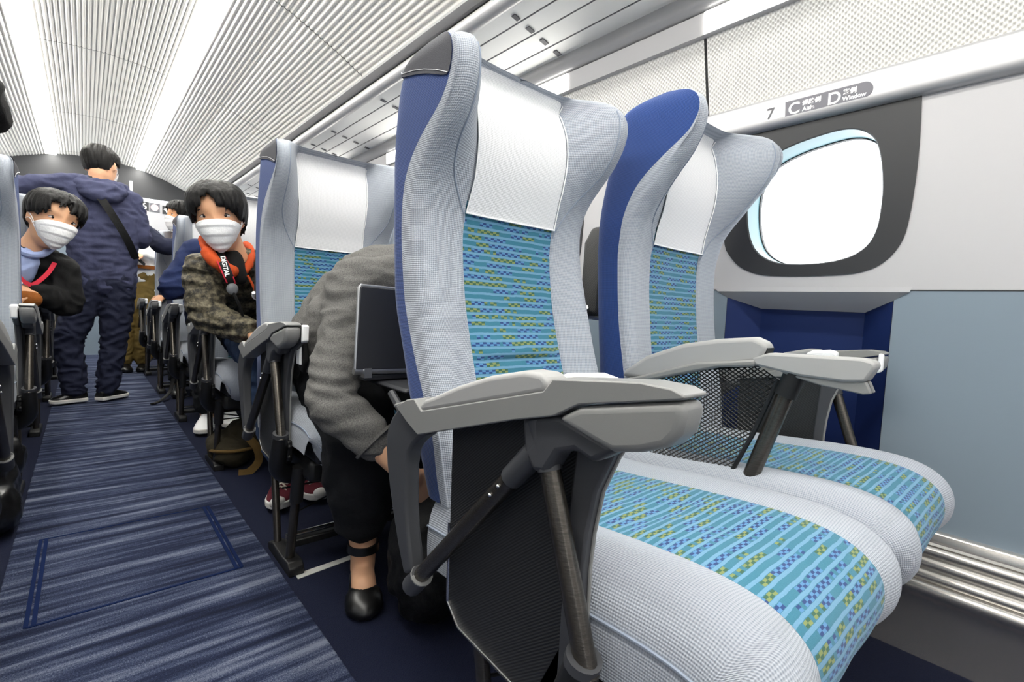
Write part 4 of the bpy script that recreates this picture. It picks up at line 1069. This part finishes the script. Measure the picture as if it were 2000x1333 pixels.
pb = MB(); limb(pb, [(-.165, 2.83, -.055), (-.20, 2.83, -.06), (-.24, 2.84, -.06)], [.035, .045, .04]); pb.box(-.25, -.16, 2.80, 2.88, -.12, -.06)
tag(organic('pouch', pb, MT['brown'], None, .005, 3), 'brown leather pouch under the hand of the man in the black jacket', 'pouch')
# --- man in the camouflage jacket in the third right row ---
J = dict(hipL=(.66, 2.42, -.16), hipR=(.54, 2.42, -.16), shL=(.545, 2.04, .105), shR=(.318, 2.01, .080), chest=(.47, 2.17, .02), neck=(.405, 1.99, .125), elL=(.62, 1.99, -.09), wrL=(.50, 1.88, -.13), elR=(.318, 1.96, -.072), wrR=(.435, 1.86, -.125),
         knL=(.60, 1.90, -.19), anL=(.605, 1.83, -.60), toL=(.615, 1.665, -.70), knR=(.485, 1.95, -.215), anR=(.545, 1.83, -.60), toR=(.470, 1.665, -.70))
r, g, Hd = person('person', 'masked man in a camouflage quilted jacket with orange collar, turning his face to the camera', (.55, 2.2), J, ((.352, 1.955, .263), (-.33, -.93, -.12), (-.15, .0, 1), .95), '#e0aa84', 'camo', 'denim', None, None,
                  dict(front=.038, side=-.012, temple=.008, back=-.07, thick=.016, fringe=(.024, -.012), seed=21, n=260, messy=1.1, part=(.18, .056, .34)), hands={'R': ((.8, -.6, -.1), (.1, -.3, 1), .9)}, fold=(.009, 9, 9, 26), vox=.007, pad=.015)
for s in 'LR':
    sn, o, f, sd, L = sneaker(r, g['an'+s], g['to'+s], MT['maroon'], MT['sole'], 1.0)
    lc = MB()
    for i in range(6):
        t = .36+.065*i; hz = table([(.32, .088), (.5, .070), (.75, .050)], t)[0]
        for q in (-1, 1): lc.tube([o+f*L*t+sd*.020*q+Vector((0, 0, hz-.006)), o+f*L*(t+.03)+Vector((0, 0, hz+.001)), o+f*L*(t+.06)-sd*.020*q+Vector((0, 0, hz-.012))], .0024, 6)
    build('lace', lc, MT['lace'], sn)
    if hasattr(sn, 'data'):
        tc = MB().ball(o+f*(L-.010)+Vector((0, 0, .022)), (.026, .018, .020), 12, 8); build('toe_cap', tc, MT['sole'], sn)
cz = MB()
oc = spline([(.455, 2.06, .195), (.462, 1.985, .165), (.445, 1.93, .120), (.415, 1.905, .078)], 5)
oc2 = spline([(.315, 2.02, .195), (.312, 1.945, .150), (.335, 1.898, .105), (.395, 1.895, .075)], 5)
cz.tube(oc, [.013]*15+[.009], 10); cz.tube(oc2, [.014]*6+[.021]*9+[.012], 10)
organic('collar', cz, MT['orange'], r, .005, 3, folds(.004, 20, 20, 20))
ink = MB(); limb(ink, [(.385, 1.985, .15), (.395, 1.925, .10), (.41, 1.905, .06)], [.042, .034, .022]); organic('inner_top', ink, MT['blackj'], r, .006, 3)
build('zip', MB().tube(spline([(.425, 1.884, .072), (.445, 1.880, .03), (.462, 1.885, -.03), (.47, 1.90, -.09)], 5), .004, 8), MT['orange'], r)
st = build('camera_strap', ribbon([(.340, 1.925, .150), (.348, 1.878, .110), (.362, 1.862, .065), (.372, 1.868, .040)], .030, .003, (-.25, -1, .25)), MT['bagb'], r, fix=True)
for q in (-1, 1): build('strap_edge', ribbon([(.340+.015*q, 1.924, .150), (.348+.015*q, 1.876, .110), (.362+.014*q, 1.860, .065), (.372+.012*q, 1.866, .040)], .004, .003, (-.25, -1, .25)), MT['redl'], st, fix=True)
tx = text_mesh('DIGITAL', .0185, bold=.0006)
ux, uy, un = Vector((.19, -.12, -.97)).normalized(), None, Vector((-.25, -1, .25)).normalized(); ux = (ux-un*ux.dot(un)).normalized(); uy = un.cross(ux)
tx.v = [tuple(Vector((.3475, 1.8715, .128))+ux*v[0]+uy*(v[1]-.006)+un*(v[2]+.0045)) for v in tx.v]; build('lettering', tx, MT['paper'], st, smooth=False)
build('strap_clip', MB().ball((.376, 1.868, .022), (.018, .009, .020), 14, 10), plain('grey_plastic_clip', '#6e7074', .35), st)
build('strap_cord', MB().tube(spline([(.378, 1.866, .010), (.395, 1.862, -.03), (.412, 1.872, -.08), (.43, 1.88, -.11)], 5), .005, 8), MT['bagb'], st)
# --- person in the royal-navy sleeve in the fourth right row ---
J = dict(hipL=(.66, 3.40, -.16), hipR=(.55, 3.40, -.16), shL=(.66, 3.12, .20), shR=(.435, 3.02, .215), chest=(.57, 3.25, .08), neck=(.53, 3.06, .26), elL=(.70, 3.0, -.06), wrL=(.55, 2.90, -.10), elR=(.322, 2.95, .020), wrR=(.45, 2.90, .055),
         knL=(.62, 2.98, -.19), anL=(.60, 3.02, -.60), toL=(.58, 2.86, -.70), knR=(.49, 2.98, -.19), anR=(.48, 2.96, -.60), toR=(.435, 2.80, -.70))
r, g, Hd = person('person', 'person in a royal-navy jacket half hidden behind the camouflage-jacket man', (.6, 3.2), J, ((.545, 3.03, .40), (-.2, -.95, -.05), (0, 0, 1), .98), '#e0aa84', 'bluej', 'blackt', 'paper', 'sole',
                  dict(front=.05, seed=31, n=80), fold=(.007, 12, 12, 18), vox=.008, pad=.016)
build('cuff_band', MB().tube([(.375, 2.925, .035), (.398, 2.918, .043)], .043, 18), MT['olive'], r)
# --- masked person in profile in the fifth right row ---
J = dict(hipL=(.66, 4.42, -.16), hipR=(.56, 4.42, -.16), shL=(.56, 4.22, .32), shR=(.60, 4.50, .32), chest=(.60, 4.38, .12), neck=(.575, 4.34, .40), elL=(.40, 4.16, .32), wrL=(.33, 4.24, .42), elR=(.56, 4.62, .08), wrR=(.45, 4.50, -.02),
         knL=(.60, 4.02, -.19), anL=(.60, 4.02, -.60), toL=(.58, 3.88, -.70), knR=(.49, 4.02, -.19), anR=(.48, 4.02, -.60), toR=(.47, 3.88, -.70))
person('person', 'distant dark-haired person in a white mask, seen in profile above a seat', (.6, 4.3), J, ((.535, 4.32, .552), (-.97, -.22, .02), (.08, 0, 1), .92), '#e0a67c', 'navyp', 'blackt', 'leather', 'leather',
       dict(front=.055, side=-.01, back=-.07, thick=.016, fringe=(.012, 0), seed=41, n=110), vox=.009, pad=.014)
# --- person in khaki trousers near the end wall ---
J = dict(hipL=(.395, 5.40, .14), hipR=(.285, 5.40, .14), shL=(.42, 5.42, .52), shR=(.20, 5.44, .54), chest=(.31, 5.42, .34), neck=(.275, 5.42, .60), elL=(.46, 5.36, .30), wrL=(.345, 5.25, .318), elR=(.18, 5.40, .30), wrR=(.27, 5.25, .30),
         knL=(.395, 5.40, -.30), anL=(.385, 5.42, -.63), toL=(.37, 5.28, -.70), knR=(.265, 5.41, -.30), anR=(.26, 5.42, -.63), toR=(.27, 5.28, -.70))
r, g, Hd = person('person', 'person in khaki trousers and white shirt standing near the end wall behind the standing man', (.33, 5.4), J, ((.235, 5.41, .725), (-.2, -.95, -.1), (-.1, 0, 1), .95), '#e0ae8a', 'mask', 'khaki', 'leather', 'leather',
                  dict(front=.05, seed=51, n=60), hands={'L': ((-.6, -.7, -.2), (0, -.4, 1), .8)}, vox=.009, pad=.014, fold=(.006, 14, 14, 16))
build('belt', MB().tube([(.405, 5.40, .165), (.405, 5.40, .200)], .001) if False else MB().tube([(.34, 5.40, .195), (.34, 5.40, .225)],   .150, 28, sq=(1, 1.05)), MT['brown'], r)
tb = MB().prism([(.30, .335), (.395, .235), (.385, .215), (.285, .31)], 5.21, 5.225, 'y'); tag(build('tablet', tb, MT['black'], bevel=.004), 'flat black tablet held at the waist by the person in khaki', 'tablet')
# --- passenger at the very left edge, only a dark sleeve in view ---
J = dict(hipL=(-.36, 1.52, -.16), hipR=(-.47, 1.52, -.16), shL=(-.27, 1.45, .30), shR=(-.56, 1.45, .30), chest=(-.42, 1.50, .10), neck=(-.42, 1.44, .36), elL=(-.152, 1.30, .322), wrL=(-.32, 1.14, .50), elR=(-.66, 1.28, .20), wrR=(-.50, 1.14, .46),
         knL=(-.33, 1.12, -.19), anL=(-.33, 1.12, -.60), toL=(-.32, .98, -.70), knR=(-.48, 1.12, -.19), anR=(-.48, 1.12, -.60), toR=(-.48, .98, -.70))
person('person', 'seated person at the left picture edge, only a raised black sleeve showing', (-.4, 1.4), J, ((-.42, 1.40, .50), (.05, -1, 0), (0, 0, 1), .98), '#c58a66', 'blackj', 'blackt', 'leather', 'leather', dict(front=.05, seed=61, n=60), vox=.009, pad=.018)
# --- woman in grey tweed bending forward in the second right row ---
J = dict(hipL=(.68, 1.45, -.17), hipR=(.54, 1.45, -.17), shL=(.72, 1.12, .045), shR=(.480, 1.12, .040), chest=(.60, 1.28, .035), neck=(.645, 1.06, .060), elL=(.80, 1.08, -.16), wrL=(.76, .98, -.38), elR=(.388, 1.0, -.207), wrR=(.512, .875, -.366),
         knL=(.70, 1.10, -.26), anL=(.68, 1.14, -.62), toL=(.685, 1.04, -.70), knR=(.485, 1.09, -.300), anR=(.512, 1.10, -.615), toR=(.478, 1.015, -.70))
r, g, Hd = person('person', 'woman in a grey tweed jacket and black trousers bending forward behind the nearest seat', (.6, 1.35), J, ((.69, .985, -.02), (.1, -.75, -.65), (.1, -.6, .75), .95), '#dcab88', 'tweed', None, None, None,
                  dict(front=.05, seed=71, n=80, back=-.1), hands={'R': ((.80, .10, -.6), (-.3, -.8, .2), .6)}, fold=(.006, 10, 10, 30), vox=.007, pad=.015, sleeve=.52, mask=False, face=True, hem=.05, scale=.92, extra=[([(.53, 1.30, .02), (.49, 1.33, -.08), (.485, 1.35, -.17)], [.07, .082, .078]), ([(.50, 1.24, .0), (.475, 1.25, -.08), (.480, 1.27, -.16)], [.06, .072, .066])])
wl = MB()
for s in 'LR':
    limb(wl, [g['hip'+s], lerp(g['hip'+s], g['kn'+s], .5), g['kn'+s]], [.105, .102, .092]); a = g['an'+s]
    limb(wl, [g['kn'+s], lerp(g['kn'+s], a, .5), lerp(g['kn'+s], a, .69)], [.090, .080, .068])
limb(wl, [g['hipL'], g['hipR']], [.12, .12])
organic('trousers', wl, MT['blackt'], r, .009, 5, folds(.008, 8, 8, 10, 4))
build('cuff_band', MB().tube([lerp(g['elR'], g['wrR'], .515), lerp(g['elR'], g['wrR'], .54)], [.050, .049], 20), MT['tweed'], r)
pk = build('pocket', MB().prism([(1.245, -.060), (1.210, -.095), (1.195, -.150), (1.215, -.180), (1.25, -.160), (1.262, -.105)], .394, .406), MT['blackj'], r, bevel=.003)
build('phone', MB().prism([(1.235, -.090), (1.215, -.100), (1.210, -.160), (1.235, -.160)], .388, .3945), MT['paper'], pk, bevel=.002)
for s in 'RL':
    an, to = g['an'+s], g['to'+s]; f = Vector((to.x-an.x, to.y-an.y, 0)).normalized(); sd = Vector((f.y, -f.x, 0)); o = Vector((an.x, an.y, to.z-.016))-f*.05; L = (Vector((to.x, to.y, o.z))-o).length+.045
    G = []
    for i in range(15):
        t = i/14; w = table([(0, .024), (.12, .033), (.4, .034), (.68, .046), (.86, .044), (.95, .030), (1, .010)], t)[0]; hz = table([(0, .055), (.15, .050), (.45, .040), (.58, .048), (.66, .056), (.8, .048), (.94, .034), (1, .016)], t)[0]
        G.append([o+f*L*t+sd*w*math.cos(math.pi*j/11)+Vector((0, 0, .003+hz*math.sin(math.pi*j/11)**.6)) for j in range(12)])
    m = MB().grid(G); m.f.append(tuple(range(12))); m.f.append(tuple(14*12+j for j in reversed(range(12)))); m.f += [(i*12, (i+1)*12, (i+1)*12+11, i*12+11) for i in range(14)]
    s1 = build('shoe', m, MT['leather'], r, fix=True, sub=1)
    top = Vector((an.x, an.y, an.z+.004)); build('ankle_strap', MB().tube([top, top+Vector((0, 0, .019))], [.039, .038], 20), MT['leather'], s1)

# ---------------- loose things ----------------
lid = MB().prism([(.4185, .028), (.422, .032), (.735, .022), (.735, -.150), (.4145, -.140)], .946, .955, 'y')
lp = empty('laptop', .575, 1.05, -.163); tag(lp, 'open dark grey laptop with silver edge behind the nearest seat', 'laptop')
a = build('screen_lid', lid, MT['lapl'], lp, bevel=.003); build('lid_edge', MB().tube([(.4145, .951, -.138), (.4185, .951, .028), (.422, .951, .0325), (.735, .951, .0225)], .0035, 8), MT['lape'], a)
build('hinge', MB().tube([(.412, .953, -.1435), (.735, .953, -.152)], .0075, 12).box(.432, .448, .944, .962, -.158, -.138), MT['lape'], lp)
build('keyboard_base', MB().box(.435, .735, .953, 1.05, -.166, -.152), MT['lapl'], lp, bevel=.004)
tt = build('tray_table', MB().box(.47, .775, .84, 1.03, -.178, -.168), MT['dgrey'], seat0, bevel=.006); tt['label'] = 'tray folded down behind the nearest seat'
for x in (.45, .75): build('tray_arm', MB().tube([(x, .775, -.23), (x, .86, -.176)], .008, 8), MT['dgrey'], tt)
def soft_bag(name, label, blobs, mat, fold=(.008, 14, 14, 14), vox=.007):
    mb = MB()
    for c, rr_ in blobs: mb.ball(c, rr_, 18, 12)
    o = organic(name, mb, mat, None, vox, 4, folds(*fold)); tag(o, label, 'bag'); return o
soft_bag('bag', 'black soft bag on the floor behind the nearest seat', [((.58, .90, -.56), (.10, .09, .155)), ((.67, .87, -.56), (.11, .10, .15)), ((.62, .89, -.45), (.10, .06, .07))], MT['bagb'])
b = soft_bag('bag', 'olive canvas bag with tan strap lying on the floor below the third right row', [((.46, 2.33, -.645), (.085, .14, .065)), ((.52, 2.33, -.62), (.075, .12, .09)), ((.46, 2.24, -.655), (.07, .06, .055))], MT['olive'])
build('bag_opening', MB().tube(spline([(.385, 2.30, -.648), (.40, 2.21, -.632), (.46, 2.175, -.630), (.52, 2.19, -.63)], 5), .007, 8), MT['tan'], b)
build('strap', ribbon([(.50, 2.17, -.58), (.525, 2.145, -.62), (.53, 2.14, -.675), (.49, 2.12, -.706), (.455, 2.13, -.709)], .030, .004, (0, -1, .3)), MT['tan'], b, fix=True)
soft_bag('bag', 'black bag on the floor at the left picture edge', [((-.23, 2.08, -.60), (.075, .13, .115)), ((-.21, 2.20, -.55), (.06, .10, .09)), ((-.20, 1.98, -.645), (.06, .10, .07))], MT['leather'])
sp = MB().tube(spline([(.312, 3.74, -.703), (.36, 3.83, -.704), (.40, 3.90, -.69), (.43, 3.95, -.66), (.45, 3.98, -.58)], 6), .013, 8, sq=(.35, 1)); tag(build('bag_strap', sp, MT['bagb']), 'loose black strap lying on the navy floor at the edge of the striped carpet', 'strap')
yp = soft_bag('bag', 'small yellow pouch on the floor under the farthest right seats', [((.52, 6.4, -.675), (.05, .06, .04))], plain('yellow_cloth', '#b98a2c', .7), (.003, 20, 20, 20), .008)
